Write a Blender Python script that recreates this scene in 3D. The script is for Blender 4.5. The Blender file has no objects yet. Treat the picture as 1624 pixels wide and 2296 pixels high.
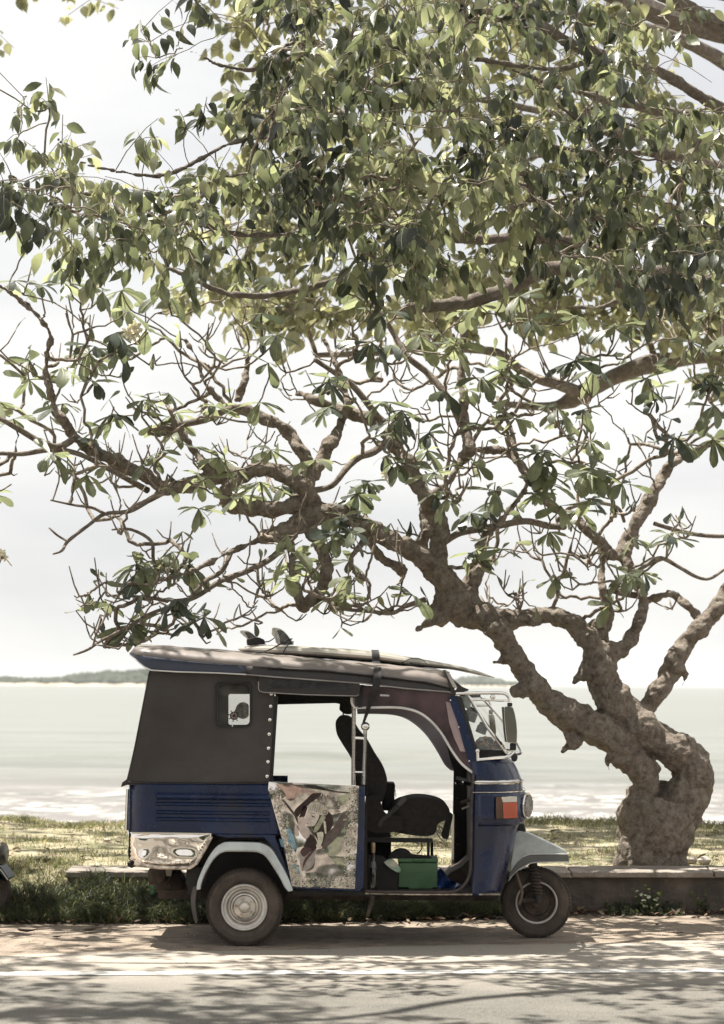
import bpy, bmesh, math, random
import numpy as np
from mathutils import Vector, Matrix
from mathutils.geometry import tessellate_polygon
R = random.Random(7)
NR = np.random.RandomState(7)
sc = bpy.context.scene
C = sc.collection

# ------------------------------------------------------------------ camera
F, CX, CY = 5040.0, 812.0, 1148.0
PITCH, ROLL = math.atan(384.5 / F), math.radians(0.38)
CAM = Vector((0, 0, 1.62))
_f = Vector((0, math.cos(PITCH), math.sin(PITCH)))
_u = Vector((0, -math.sin(PITCH), math.cos(PITCH)))
_r = Vector((1, 0, 0))
RT = _r * math.cos(ROLL) + _u * math.sin(ROLL)
UP = _u * math.cos(ROLL) - _r * math.sin(ROLL)
cd = bpy.data.cameras.new('camera'); cam = bpy.data.objects.new('camera', cd); C.objects.link(cam)
m = Matrix((RT, UP, -_f)).transposed().to_4x4(); m.translation = CAM
cam.matrix_world = m
cd.sensor_fit = 'VERTICAL'; cd.sensor_height = 36; cd.sensor_width = 25.45
cd.lens = F / 2296 * 36
cd.clip_start = .1; cd.clip_end = 12000
cd.dof.use_dof = True; cd.dof.focus_distance = 14.3; cd.dof.aperture_fstop = 3.2
sc.camera = cam

# ------------------------------------------------------------------ world, sun, exposure
SUN = Vector((-.30, .20, .95)).normalized()
EL = math.asin(SUN.z); AZ = math.atan2(SUN.x, SUN.y)
w = bpy.data.worlds.new('World'); sc.world = w; w.use_nodes = True
nt = w.node_tree; nt.nodes.clear()
def wn(t, **k):
    n = nt.nodes.new(t)
    for a, b in k.items(): setattr(n, a, b)
    return n
out = wn('ShaderNodeOutputWorld'); bg = wn('ShaderNodeBackground')
sky = wn('ShaderNodeTexSky', sky_type='NISHITA', sun_disc=False, sun_elevation=EL, sun_rotation=AZ)
sky.dust_density = 3.0; sky.air_density = 1.0
tc = wn('ShaderNodeTexCoord'); mp = wn('ShaderNodeMapping')
mp.inputs['Scale'].default_value = (1.2, 1.2, 4.5)
ns = wn('ShaderNodeTexNoise'); ns.inputs['Scale'].default_value = 2.4; ns.inputs['Detail'].default_value = 5; ns.inputs['Roughness'].default_value = .5
cr = wn('ShaderNodeValToRGB'); cr.color_ramp.elements[0].position = .36; cr.color_ramp.elements[1].position = .62
cr.color_ramp.elements[0].color = (.74, .745, .755, 1); cr.color_ramp.elements[1].color = (1, .988, .955, 1)
mx = wn('ShaderNodeMix', data_type='RGBA'); mx.inputs[0].default_value = .90
nt.links.new(tc.outputs['Generated'], mp.inputs[0]); nt.links.new(mp.outputs[0], ns.inputs[0]); nt.links.new(ns.outputs[0], cr.inputs[0])
nt.links.new(sky.outputs[0], mx.inputs[6]); 
vm = wn('ShaderNodeVectorMath', operation='SCALE'); vm.inputs['Scale'].default_value = 8.6
nt.links.new(cr.outputs[0], vm.inputs[0]); nt.links.new(vm.outputs[0], mx.inputs[7])
nt.links.new(mx.outputs[2], bg.inputs[0]); nt.links.new(bg.outputs[0], out.inputs[0])
bg.inputs[1].default_value = .057
sl = bpy.data.lights.new('sun', 'SUN'); sl.energy = 5.0; sl.angle = math.radians(.53); sl.color = (1, .955, .88)
so = bpy.data.objects.new('sun', sl); C.objects.link(so); so.rotation_euler = SUN.to_track_quat('Z', 'Y').to_euler()
sc.view_settings.view_transform = 'Standard'; sc.view_settings.look = 'None'
sc.view_settings.exposure = 1.2; sc.view_settings.gamma = 1; sc.view_settings.use_curve_mapping = False
sc.render.engine = 'CYCLES'
cy = sc.cycles
cy.use_denoising = True; cy.max_bounces = 8; cy.transparent_max_bounces = 8; cy.volume_bounces = 1
cy.diffuse_bounces = 3; cy.glossy_bounces = 4; cy.caustics_reflective = False; cy.caustics_refractive = False
cy.sample_clamp_indirect = 6

# ------------------------------------------------------------------ photo measurement helpers (give world points on real planes)
def ray(x, y):
    return _f + RT * ((x - CX) / F) + UP * (-(y - CY) / F)
def P(x, y, Y):
    d = ray(x, y); return CAM + d * (Y / d.y)
def G(x, y, z=0.0):
    d = ray(x, y); return CAM + d * ((z - CAM.z) / d.z)
def r1(x, y): return (252.3 + .36245 * x, 1390.2 + .36245 * y)
def r2(x, y): return (728.8 + .36245 * x, 1390.2 + .36245 * y)
def r7(x, y): return (1009 + .1953 * x, 1513.5 + .1953 * y)
def re(x, y): return (560.5 + .17258 * x, 1737.7 + .17258 * y)
def L1(*p): return [r1(*q) for q in p]
def L2(*p): return [r2(*q) for q in p]
def L7(*p): return [r7(*q) for q in p]
def LE(*p): return [re(*q) for q in p]

# ------------------------------------------------------------------ materials
MATS = {}
def mat(name, col, rough=.6, metal=0, var=.15, vscale=6, bump=0, bscale=60, col2=None, coat=0, spec=.5, detail=4,
        transl=0, alpha=None, emit=None, stretch=None, dirt=None, dscale=3, coord='Object', sub=0, bdet=5):
    if name in MATS: return MATS[name]
    m = bpy.data.materials.new(name); MATS[name] = m; m.use_nodes = True
    t = m.node_tree; N = t.nodes; K = t.links
    b = N['Principled BSDF']; o = N['Material Output']
    b.inputs['Roughness'].default_value = rough; b.inputs['Metallic'].default_value = metal
    b.inputs['Specular IOR Level'].default_value = spec; b.inputs['Coat Weight'].default_value = coat
    b.inputs['Coat Roughness'].default_value = .12
    tc = N.new('ShaderNodeTexCoord'); src = tc.outputs[coord]
    if stretch:
        mp = N.new('ShaderNodeMapping'); mp.inputs['Scale'].default_value = stretch
        K.new(src, mp.inputs[0]); src = mp.outputs[0]
    n = N.new('ShaderNodeTexNoise'); n.inputs['Scale'].default_value = vscale; n.inputs['Detail'].default_value = detail
    K.new(src, n.inputs['Vector'])
    c2 = col2 or tuple(c * (1 - 2 * var) for c in col)
    c1 = col if col2 else tuple(min(1, c * (1 + var)) for c in col)
    r = N.new('ShaderNodeValToRGB'); r.color_ramp.elements[0].position = .35; r.color_ramp.elements[1].position = .65
    r.color_ramp.elements[0].color = (*c2, 1); r.color_ramp.elements[1].color = (*c1, 1)
    K.new(n.outputs[0], r.inputs[0]); cs = r.outputs[0]
    if dirt:
        n2 = N.new('ShaderNodeTexNoise'); n2.inputs['Scale'].default_value = dscale; n2.inputs['Detail'].default_value = 8; n2.inputs['Roughness'].default_value = .65
        K.new(tc.outputs[coord], n2.inputs['Vector'])
        rr = N.new('ShaderNodeValToRGB'); rr.color_ramp.elements[0].position = .5; rr.color_ramp.elements[1].position = .68
        K.new(n2.outputs[0], rr.inputs[0])
        x = N.new('ShaderNodeMix'); x.data_type = 'RGBA'; K.new(rr.outputs[0], x.inputs[0]); K.new(cs, x.inputs[6]); x.inputs[7].default_value = (*dirt, 1)
        cs = x.outputs[2]
        mr = N.new('ShaderNodeMapRange'); mr.inputs[3].default_value = rough; mr.inputs[4].default_value = min(1, rough + .35)
        K.new(rr.outputs[0], mr.inputs[0]); K.new(mr.outputs[0], b.inputs['Roughness'])
    K.new(cs, b.inputs['Base Color'])
    if bump:
        n3 = N.new('ShaderNodeTexNoise'); n3.inputs['Scale'].default_value = bscale; n3.inputs['Detail'].default_value = bdet
        K.new(src, n3.inputs['Vector'])
        bp = N.new('ShaderNodeBump'); bp.inputs['Strength'].default_value = min(1, bump); bp.inputs['Distance'].default_value = .02 if bump <= 1 else .02 * bump
        K.new(n3.outputs[0], bp.inputs['Height']); K.new(bp.outputs[0], b.inputs['Normal'])
    if transl:
        tr = N.new('ShaderNodeBsdfTranslucent')
        g = N.new('ShaderNodeMix'); g.data_type = 'RGBA'; g.blend_type = 'MULTIPLY'; g.inputs[0].default_value = 1
        K.new(cs, g.inputs[6]); g.inputs[7].default_value = (1.75, 1.75, 1.25, 1)
        K.new(g.outputs[2], tr.inputs[0])
        ms = N.new('ShaderNodeMixShader'); ms.inputs[0].default_value = transl
        K.new(b.outputs[0], ms.inputs[1]); K.new(tr.outputs[0], ms.inputs[2]); K.new(ms.outputs[0], o.inputs[0])
    if alpha is not None:
        tp = N.new('ShaderNodeBsdfTransparent'); ms = N.new('ShaderNodeMixShader'); ms.inputs[0].default_value = alpha
        K.new(tp.outputs[0], ms.inputs[1]); K.new(b.outputs[0], ms.inputs[2]); K.new(ms.outputs[0], o.inputs[0])
    return m

NAVY = mat('navy_paint', (.008, .0185, .060), .26, 0, .15, 5, .06, 40, coat=.25, spec=.4, dirt=(.018, .018, .030), dscale=4)
CANVAS = mat('brown_canvas', (.056, .048, .043), .62, 0, .14, 2.2, 3.0, 3.5, spec=.3, detail=6, bdet=3)
DCANVAS = mat('dark_canvas', (.027, .022, .020), .42, 0, .12, 4, .15, 30, spec=.4)
ROOFC = mat('roof_vinyl', (.205, .175, .155), .42, 0, .10, 3, .2, 8, spec=.5)
BANDC = mat('blue_band_vinyl', (.020, .025, .044), .32, 0, .1, 3, .15, 12)
PIPE = mat('white_piping', (.68, .66, .62), .5, 0, .1)
CHROME = mat('chrome', (.80, .77, .72), .12, 1, .04, 8)
WORNCHROME = mat('worn_chrome', (.55, .48, .40), .3, 1, .3, 30)
STEEL = mat('polished_wavy_steel', (.95, .88, .82), .06, 1, .04, 5, 3.5, 6, bdet=.6)
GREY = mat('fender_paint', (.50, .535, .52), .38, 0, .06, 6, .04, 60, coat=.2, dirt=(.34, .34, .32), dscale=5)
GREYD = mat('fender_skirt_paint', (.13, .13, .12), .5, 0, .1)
BLACK = mat('black_rubber', (.014, .013, .012), .6, 0, .15, 10)
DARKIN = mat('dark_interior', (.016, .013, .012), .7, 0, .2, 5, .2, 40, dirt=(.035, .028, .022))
TYRE = mat('dusty_tyre_rubber', (.075, .058, .046), .85, 0, .2, 9, .3, 120, dirt=(.12, .095, .075), dscale=7)
TREAD = mat('tyre_tread_rubber', (.05, .04, .033), .9, 0, .2, 12, .3, 120)
RIM = mat('wheel_rim_metal', (.62, .58, .53), .32, .75, .12, 12, .08, 60)
RIMW = mat('rim_white_paint', (.66, .62, .57), .4, .1, .1, 12)
SEATM = mat('seat_cloth', (.034, .029, .027), .9, 0, .12, 40, .3, 300, spec=.2)
MAUVE = mat('mauve_plastic_sheet', (.085, .05, .055), .18, 0, .3, 5, .3, 10, coat=.5)
PINK = mat('backlit_pink_curtain', (.46, .39, .42), .6, 0, .06, 5, .1, 20)  # pale pink stands for skylight coming through the far sheet
GLASS = mat('clear_glass', (.6, .63, .6), .04, 0, .02, alpha=.13)
TGLASS = mat('dusty_clear_plastic', (.16, .15, .13), .2, 0, .3, 14, alpha=.22)
RUST = mat('rusty_metal', (.07, .05, .038), .8, .1, .3, 12, .4, 60)

# ------------------------------------------------------------------ mesh builder
def props(o, label=None, cat=None, group=None, kind=None):
    if label: o['label'] = label
    if cat: o['category'] = cat
    if group: o['group'] = group
    if kind: o['kind'] = kind
    return o
def thing(name, label, cat, loc=(0, 0, 0), group=None):
    o = bpy.data.objects.new(name, None); C.objects.link(o); o.location = loc; o.empty_display_size = .1
    return props(o, label, cat, group)
def root_loc(o):
    l = Vector((0, 0, 0))
    while o is not None: l = l + o.location; o = o.parent
    return l
class B:
    def __init__(s): s.v = []; s.f = []; s.m = []; s.mi = 0
    def add(s, vs, fs):
        n = len(s.v); s.v += [tuple(v) for v in vs]
        for f in fs: s.f.append([n + i for i in f]); s.m.append(s.mi)
    def prism(s, pts, Y0, Y1, hole=None, dv=None):
        """outline traced on plane Y0 and extruded straight back to Y1"""
        loops = [[P(x, y, Y0) for x, y in pts]] + ([[P(x, y, Y0) for x, y in hole]] if hole else [])
        s.extr(loops, dv or Vector((0, Y1 - Y0, 0)))
    def extr(s, loops, dv):
        tris = tessellate_polygon(loops); fl = [p for l in loops for p in l]; n = len(fl)
        vs = fl + [p + dv for p in fl]; fs = [list(t) for t in tris] + [[i + n for i in reversed(t)] for t in tris]
        k = 0
        for l in loops:
            for i in range(len(l)):
                a = k + i; b = k + (i + 1) % len(l); fs.append([a, b, b + n, a + n])
            k += len(l)
        s.add(vs, fs)
    def box(s, a, b):
        x0, y0, z0 = a; x1, y1, z1 = b
        s.add([(x0, y0, z0), (x1, y0, z0), (x1, y1, z0), (x0, y1, z0), (x0, y0, z1), (x1, y0, z1), (x1, y1, z1), (x0, y1, z1)],
              [[0, 3, 2, 1], [4, 5, 6, 7], [0, 1, 5, 4], [1, 2, 6, 5], [2, 3, 7, 6], [3, 0, 4, 7]])
    def rings(s, rings, closed=True, cap=True):
        n = len(rings[0]); vs = [p for r in rings for p in r]; fs = []
        for j in range(len(rings) - 1):
            for i in range(n if closed else n - 1):
                a = j * n + i; b = j * n + (i + 1) % n; fs.append([a, b, b + n, a + n])
        if cap and closed: fs.append(list(range(n))[::-1]); fs.append([(len(rings) - 1) * n + i for i in range(n)])
        s.add(vs, fs)
    def tube(s, pts, r, n=8, cap=True, flat=1, jit=0, up=None):
        pts = [Vector(p) for p in pts]; rs = r if isinstance(r, (list, tuple)) else [r] * len(pts)
        t0 = (pts[1] - pts[0]).normalized(); a = Vector(up) if up else (Vector((0, 0, 1)) if abs(t0.z) < .9 else Vector((0, 1, 0)))
        rg = []
        for i, p in enumerate(pts):
            t = (pts[min(i + 1, len(pts) - 1)] - pts[max(i - 1, 0)]).normalized()
            a = (a - t * a.dot(t)); a = a.normalized() if a.length > 1e-6 else t.orthogonal().normalized()
            b = t.cross(a)
            rg.append([p + (a * math.cos(q) * flat + b * math.sin(q)) * rs[i] * (1 + jit * R.uniform(-1, 1)) for q in [2 * math.pi * k / n for k in range(n)]])
        s.rings(rg, True, cap)
    def lathe(s, prof, c, ax=(0, 1, 0), n=48, cap=False):
        c = Vector(c); ax = Vector(ax).normalized(); u = ax.orthogonal().normalized(); v = ax.cross(u)
        s.rings([[c + ax * h + (u * math.cos(q) + v * math.sin(q)) * r for q in [2 * math.pi * k / n for k in range(n)]] for r, h in prof], True, cap)
    def ball(s, c, r, n=8, sq=(1, 1, 1)):
        c = Vector(c); rg = []
        for j in range(n // 2 + 1):
            t = math.pi * j / (n // 2); rr = max(1e-4, math.sin(t)) * r
            rg.append([c + Vector((rr * math.cos(2 * math.pi * k / n) * sq[0], rr * math.sin(2 * math.pi * k / n) * sq[1], r * math.cos(t) * sq[2])) for k in range(n)])
        s.rings(rg, True, True)
    def make(s, name, mats, parent=None, smooth=True, bevel=0, solid=0, sub=0, seg=2, angle=35, **pr):
        me = bpy.data.meshes.new(name); L = root_loc(parent)
        me.from_pydata([tuple(Vector(v) - L) for v in s.v], [], s.f)
        if not isinstance(mats, (list, tuple)): mats = [mats]
        for q in mats: me.materials.append(q)
        me.polygons.foreach_set('material_index', s.m)
        bm = bmesh.new(); bm.from_mesh(me); bmesh.ops.remove_doubles(bm, verts=bm.verts, dist=1e-6); bmesh.ops.recalc_face_normals(bm, faces=bm.faces); bm.to_mesh(me); bm.free()
        if smooth:
            me.polygons.foreach_set('use_smooth', [True] * len(me.polygons)); me.set_sharp_from_angle(angle=math.radians(angle))
        o = bpy.data.objects.new(name, me); C.objects.link(o)
        if parent: o.parent = parent
        if solid: q = o.modifiers.new('s', 'SOLIDIFY'); q.thickness = solid; q.offset = 0
        if sub: q = o.modifiers.new('u', 'SUBSURF'); q.levels = sub; q.render_levels = sub
        if bevel: q = o.modifiers.new('b', 'BEVEL'); q.width = bevel; q.segments = seg; q.limit_method = 'ANGLE'; q.angle_limit = math.radians(40)
        props(o, **pr); return o
def spline(pts, k=6):
    """Catmull-Rom through tuples of floats"""
    pts = [tuple(p) for p in pts]; o = []
    for i in range(len(pts) - 1):
        p0 = pts[max(i - 1, 0)]; p1 = pts[i]; p2 = pts[i + 1]; p3 = pts[min(i + 2, len(pts) - 1)]
        for j in range(k):
            t = j / k
            o.append(tuple(.5 * (2 * b + (c - a) * t + (2 * a - 5 * b + 4 * c - d) * t * t + (3 * b - a - 3 * c + d) * t ** 3) for a, b, c, d in zip(p0, p1, p2, p3)))
    o.append(pts[-1]); return o
def smoothpoly(pts, k=4): return spline(pts + [pts[0]], k)[:-1]
def rrect(x0, y0, x1, y1, r, n=5):
    o = []
    for cx, cy, a in ((x1 - r, y0 + r, -90), (x1 - r, y1 - r, 0), (x0 + r, y1 - r, 90), (x0 + r, y0 + r, 180)):
        for i in range(n + 1):
            q = math.radians(a + 90 * i / n); o.append((cx + r * math.cos(q), cy + r * math.sin(q)))
    return o
def interp(x, xs, ys): return float(np.interp(x, xs, ys))

# ------------------------------------------------------------------ the blue three-wheeler
YN, YC, YF = 13.95, 14.62, 15.29
tuk = thing('three_wheeler', 'dark blue three-wheeled taxi with brown canvas sides parked on the roadside', 'three-wheeler', (G(775, 2108).x, YC, 0))
def mirror_make(b, name, mats, **k):
    """the same piece on the far side of the vehicle"""
    c = B(); c.f = [list(f) for f in b.f]; c.m = list(b.m); c.v = [(v[0], 2 * YC - v[1], v[2]) for v in b.v]
    return c.make(name, mats, tuk, **k)

# plan curve of the rear tub: straight side then rounded rear corner and across
def plan(xs_px, rad, yref, Yn=YN, xr=None):
    pts = []
    X1 = P(*r1(xs_px, yref), Yn).x; X0 = P(*r1(xr, yref), Yn).x
    pts.append((X1, Yn))
    for i in range(1, 12): pts.append((X1 + (X0 + rad - X1) * i / 12, Yn))
    for i in range(9):
        q = math.pi / 2 * i / 8; pts.append((X0 + rad - rad * math.sin(q), Yn + rad - rad * math.cos(q)))
    half = pts
    far = [(x, 2 * YC - y) for x, y in reversed(half)]
    return half + far
def zat(x, y, Y=YN): return P(x, y, Y).z
# tub
b = B(); pl = plan(1040, .13, 1200, xr=93)
rows = []
for t in (0, .02, .5, .98, 1):
    rows.append([Vector((x + (.0 if y > 0 else 0), y + (.006 if t in (0, 1) else 0) * (1 if y < YC else -1), zat(*r1(500, 1018 + (1322 - 1018) * t)))) for x, y in pl])
b.rings(rows, closed=False); b.make('side_panel', NAVY, tuk, solid=.012)
for side in (0, 1):
    b = B(); b.prism(L1((600, 1322), (1000, 1322), (1120, 1665), (1100, 1668), (1060, 1560), (1010, 1420), (940, 1345), (700, 1345)), YN + .004, YN + .03)
    (b.make('wheel_arch_panel', NAVY, tuk) if not side else mirror_make(b, 'wheel_arch_panel', NAVY))
# pressed ribs
for ya, yb in ((1072, 1112), (1128, 1152), (1180, 1204), (1222, 1246)):
    for side in (0, 1):
        b = B(); y0 = (ya + yb) / 2
        pts = [P(*r1(x, y0 + (x - 620) * .012), YN + (.012 if x in (262, 985) else .002)) for x in (262, 275, 450, 620, 800, 970, 985)]
        b.tube(pts, [.002] + [(yb - ya) * .6 * .36245 / 361] * 5 + [.002], n=10, flat=1)
        for i, v in enumerate(b.v):
            b.v[i] = (v[0], YN + .002 + (v[1] - YN - .002) * 1.5, v[2])
        (b.make('pressed_rib', NAVY, tuk) if not side else mirror_make(b, 'pressed_rib', NAVY))
# tub floor / rear bulkhead
b = B(); zf = zat(*r1(500, 1300)); X0 = P(*r1(100, 1200), YN).x; X1 = P(*r1(1540, 1200), YN).x
b.box((X0 + .03, YN + .03, zf - .02), (P(*r1(980, 1200), YN).x, 2 * YC - YN - .03, zf)); b.make('tub_floor', DARKIN, tuk)
# rear bench
b = B(); xb = P(*r1(560, 1200), YN).x; b.box((xb, YN + .08, zf + .002), (xb + .42, 2 * YC - YN - .08, zf + .17)); b.make('rear_seat', SEATM, tuk, bevel=.05, seg=3)

# rear bumper of polished steel
b = B(); pl = plan(610, .15, 1400, Yn=YN - .012, xr=82)
topy = lambda s: 1318
def boty(xp): return interp(xp, [82, 105, 200, 300, 490, 540, 612], [1478, 1490, 1518, 1532, 1532, 1490, 1345])
rows = []
for t in np.linspace(0, 1, 7):
    row = []
    for x, y in pl:
        xp = ((x / (YN / F)) + CX - 252.3) / .36245; bt = boty(xp)
        yy = 1318 + (bt - 1318) * t; inset = .03 * max(0, t - .75) * 4 * .5
        row.append(Vector((x + inset * .5, y + (inset if y < YC else -inset), zat(*r1(350, yy)))))
    rows.append(row)
b.rings(rows, closed=False); bump = b.make('rear_bumper', STEEL, tuk, solid=.006)
q = B()
for x, y in [(120 + i * 30, 1480 + min(i, 4) * 5) for i in range(13)] + [(520 + i * 9, 1488 - i * 18) for i in range(8)] + [(115, 1350 + i * 24) for i in range(6)]:
    q.ball(P(*r1(x, y), YN - .021), .0065, 8)
q.make('rivets', CHROME, bump, kind='stuff')
q = B(); q.tube([P(*r1(x, y), YN - .018) for x, y in ((135, 1505), (200, 1520), (300, 1532), (400, 1534), (480, 1532), (520, 1505), (570, 1420), (612, 1338))], .012, n=8); q.make('bumper_edge', WORNCHROME, bump)
q = B(); q.tube([P(*r1(x, y), YN - .016) for x, y in ((120, 1316), (360, 1318), (612, 1322))], .006, n=6); q.make('bumper_trim', CHROME, bump)
# tail lamp strip at the rear corner
b = B(); b.tube([P(*r1(x, y), YN + .13) for x, y in ((97, 1045), (92, 1180), (88, 1300))], .012, n=8); b.make('rear_corner_trim', CHROME, tuk)
b = B(); b.prism(L1((92, 1500), (160, 1515), (120, 1535), (95, 1525)), YN + .1, YN + .3); b.make('tow_bracket', DARKIN, tuk)

# canvas side with window
WIN_O = rrect(636, 384, 862, 662, 34); WIN_I = rrect(650, 398, 848, 647, 26)
SIDE = [(236, 300), (1012, 330), (1003, 470), (990, 700), (972, 1000), (968, 1017), (500, 1022), (95, 1020), (92, 1012), (100, 985), (150, 760), (225, 380)]
b = B(); b.prism(L1(*SIDE), YN + .015, YN + .027, hole=L1(*WIN_I)); canv = b.make('side_canvas', CANVAS, tuk, smooth=False)
b = B(); b.prism(L1(*WIN_O), YN + .004, YN + .0145, hole=L1(*WIN_I)); wf = b.make('window_frame', DCANVAS, canv, bevel=.004)
b = B(); b.tube([P(*r1(x, y), YN + .004) for x, y in rrect(641, 389, 857, 657, 30) + [rrect(641, 389, 857, 657, 30)[0]]], .005, n=6, cap=False); b.make('window_bead', BLACK, canv)
b = B(); b.prism(L1(*rrect(652, 400, 846, 645, 24)), YN + .018, YN + .0205); b.make('window_pane', TGLASS, canv, smooth=False)
# ship-wheel sticker on the pane
ST_B = mat('sticker_black', (.015, .008, .008), .5); ST_P = mat('sticker_pink', (.62, .42, .36), .5)
cx, cy = 753, 592
def pc(a, r): return (cx + r * math.cos(a), cy + r * math.sin(a) * .98)
b = B(); rg = [pc(2 * math.pi * i / 28, 27) for i in range(28)]; rh = [pc(2 * math.pi * i / 28, 19) for i in range(28)]
b.prism(L1(*rg), YN + .0135, YN + .0150, hole=L1(*rh))
for k in range(8):
    a = math.pi / 4 * k + .2
    b.prism(L1(*[(cx + u * math.cos(a) - v * math.sin(a), cy + u * math.sin(a) + v * math.cos(a)) for u, v in ((7, -2.4), (31, -2.4), (37, -4), (38, 4), (31, 2.4), (7, 2.4))]), YN + .0118, YN + .0133)
b.prism(L1(*[pc(2 * math.pi * i / 16, 9) for i in range(16)]), YN + .0100, YN + .0116)
stk = b.make('ship_wheel_sticker', ST_B, canv, smooth=False)
b = B(); b.prism(L1(*[pc(2 * math.pi * i / 28, 18.5) for i in range(28)]), YN + .0152, YN + .0166); b.make('sticker_backing', ST_P, canv, smooth=False)
b = B(); b.prism(L1(*[(808 + 47 * math.cos(q) if 808 + 47 * math.cos(q) < 844 else 844, 560 + 52 * math.sin(q)) for q in np.linspace(0, 2 * math.pi, 30, endpoint=False)]), YN + .0225, YN + .024)
b.make('round_sticker', mat('faded_sticker', (.16, .14, .12), .6, 0, .4, 25), canv, smooth=False)
b = B(); b.ball(P(*r1(743, 655), YN), .006); b.make('snap_button', CHROME, canv)
for x, y in ((983, 457), (979, 534), (974, 617), (970, 706), (966, 793), (962, 877), (957, 967)):
    b = B(); b.ball(P(*r1(x, y), YN + .012), .0115, 10, (1, .5, 1)); b.make('snap_button', CHROME, canv)
# hem of the canvas, rear edge flap
b = B(); b.tube([P(*r1(x, y), YN + .012) for x, y in ((95, 1004), (300, 1010), (620, 1012), (968, 1008))], .007, n=6); b.make('canvas_hem', DCANVAS, canv)
b = B(); b.prism(L1((238, 310), (236, 380), (165, 760), (112, 985), (98, 1018), (52, 1034), (60, 1005), (88, 985), (120, 850), (222, 385), (228, 312)), YN + .03, YN + .12); b.make('rear_canvas_edge', DCANVAS, tuk, bevel=.008)
# far canvas: its window sits further forward than ours
SF = [(236, 300), (985, 330), (975, 640), (955, 1000), (500, 1022), (92, 1020), (100, 985), (150, 760), (225, 380)]
b = B(); b.prism(L1(*SF), YF - .02, YF - .008, hole=L1(*rrect(718, 458, 905, 648, 12))); cf = b.make('side_canvas', DCANVAS, tuk, smooth=False)
# rear closing canvas
b = B(); zt = zat(*r1(236, 318), YC)
b.add([(P(*r1(228, 320), YN).x, YN + .03, zat(*r1(236, 318))), (P(*r1(228, 320), YN).x, YF - .03, zat(*r1(236, 318))), (P(*r1(92, 1018), YN).x, YF - .03, zat(*r1(92, 1018))), (P(*r1(92, 1018), YN).x, YN + .03, zat(*r1(92, 1018)))], [[0, 1, 2, 3]])
b.make('rear_canvas', CANVAS, tuk, smooth=False, solid=.01)

# roof
LOWX = [294, 320, 337, 397, 484, 553, 615, 807, 910, 1011]; LOWY = [1468, 1492, 1501.8, 1505.5, 1508, 1511.6, 1517, 1531, 1543, 1551]
BNDX = [294, 300, 343, 415, 506, 578, 651, 729, 837, 960, 1011]; BNDY = [1464, 1468, 1472, 1481, 1490, 1495, 1500, 1504, 1515, 1530, 1543]
RDGX = [294, 299, 306, 350, 397, 487, 542, 651, 729, 837, 940, 997, 1011]; RDGY = [1463, 1451, 1447, 1449, 1453, 1458, 1464, 1472, 1480, 1488, 1497, 1503, 1512]
xs = [294, 296, 299, 304, 312, 325, 340] + list(range(360, 1000, 16)) + [1000, 1006, 1011]
rings = []; 
for x in xs:
    yl, yb_, yr = interp(x, LOWX, LOWY), interp(x, BNDX, BNDY), interp(x, RDGX, RDGY)
    hw = interp(x, [294, 300, 320, 500, 800, 1011], [.56, .64, .70, .71, .69, .60]); Yn = YC - hw
    X = P(x, yl, Yn).x; zl, zb, zr = P(x, yl, Yn).z, P(x, yb_, Yn).z, P(x, yr, YC).z
    zr = max(zr, zb + .004)
    prof = [(Yn + .02, zl + .001), (Yn, zl), (Yn - .004, zb), (Yn + .03, zb + (zr - zb) * .45), (Yn + .10, zb + (zr - zb) * .72), (Yn + .28, zb + (zr - zb) * .93), (YC, zr)]
    wr = math.sin(x * .11) * .002
    prof = [(a, c + (wr if i > 2 else 0)) for i, (a, c) in enumerate(prof)]
    prof = prof + [(2 * YC - a, c) for a, c in reversed(prof[:-1])]
    rings.append([Vector((X, a, c)) for a, c in prof])
n = len(rings[0]); ks = xs.index(552) if 552 in xs else min(range(len(xs)), key=lambda i: abs(xs[i] - 555))
def strip(lo, hi, i0, i1):
    b = B(); b.rings([r[lo:hi + 1] for r in rings[i0:i1 + 1]], closed=False); return b
strip(2, n - 3, 0, len(xs) - 1).make('roof_cover', ROOFC, tuk, solid=.012)
strip(0, 2, 0, ks).make('roof_side_band', BANDC, tuk, solid=.012)
strip(n - 3, n - 1, 0, ks).make('roof_side_band', BANDC, tuk, solid=.012)
strip(0, 2, ks, len(xs) - 1).make('roof_side_fold', DCANVAS, tuk, solid=.012)
strip(n - 3, n - 1, ks, len(xs) - 1).make('roof_side_fold', DCANVAS, tuk, solid=.012)
b = B(); r0 = rings[0]; b.add(r0, [list(range(n))]); b.make('roof_rear_end', BANDC, tuk, smooth=False)
b = B(); b.tube([rings[i][1] + Vector((0, -.006, -.002)) for i in range(0, ks + 1)], .0045, n=6); b.make('roof_piping', PIPE, tuk)
b = B(); b.tube([rings[i][1] + Vector((0, -.006, -.002)) for i in range(ks, len(xs))], .0045, n=6); b.make('roof_piping', mat('grey_piping', (.30, .28, .26), .5), tuk)
b = B(); b.tube([rings[i][2] + Vector((0, -.008, -.0)) for i in range(ks + 3, len(xs) - 1)], .005, n=6); b.make('roof_seam', DCANVAS, tuk)
b = B(); b.tube([Vector((rings[0][0].x - .004, 0, 0)) + Vector((0, v.y, v.z)) for v in rings[0]], .006, n=6); b.make('roof_piping', PIPE, tuk)
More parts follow.
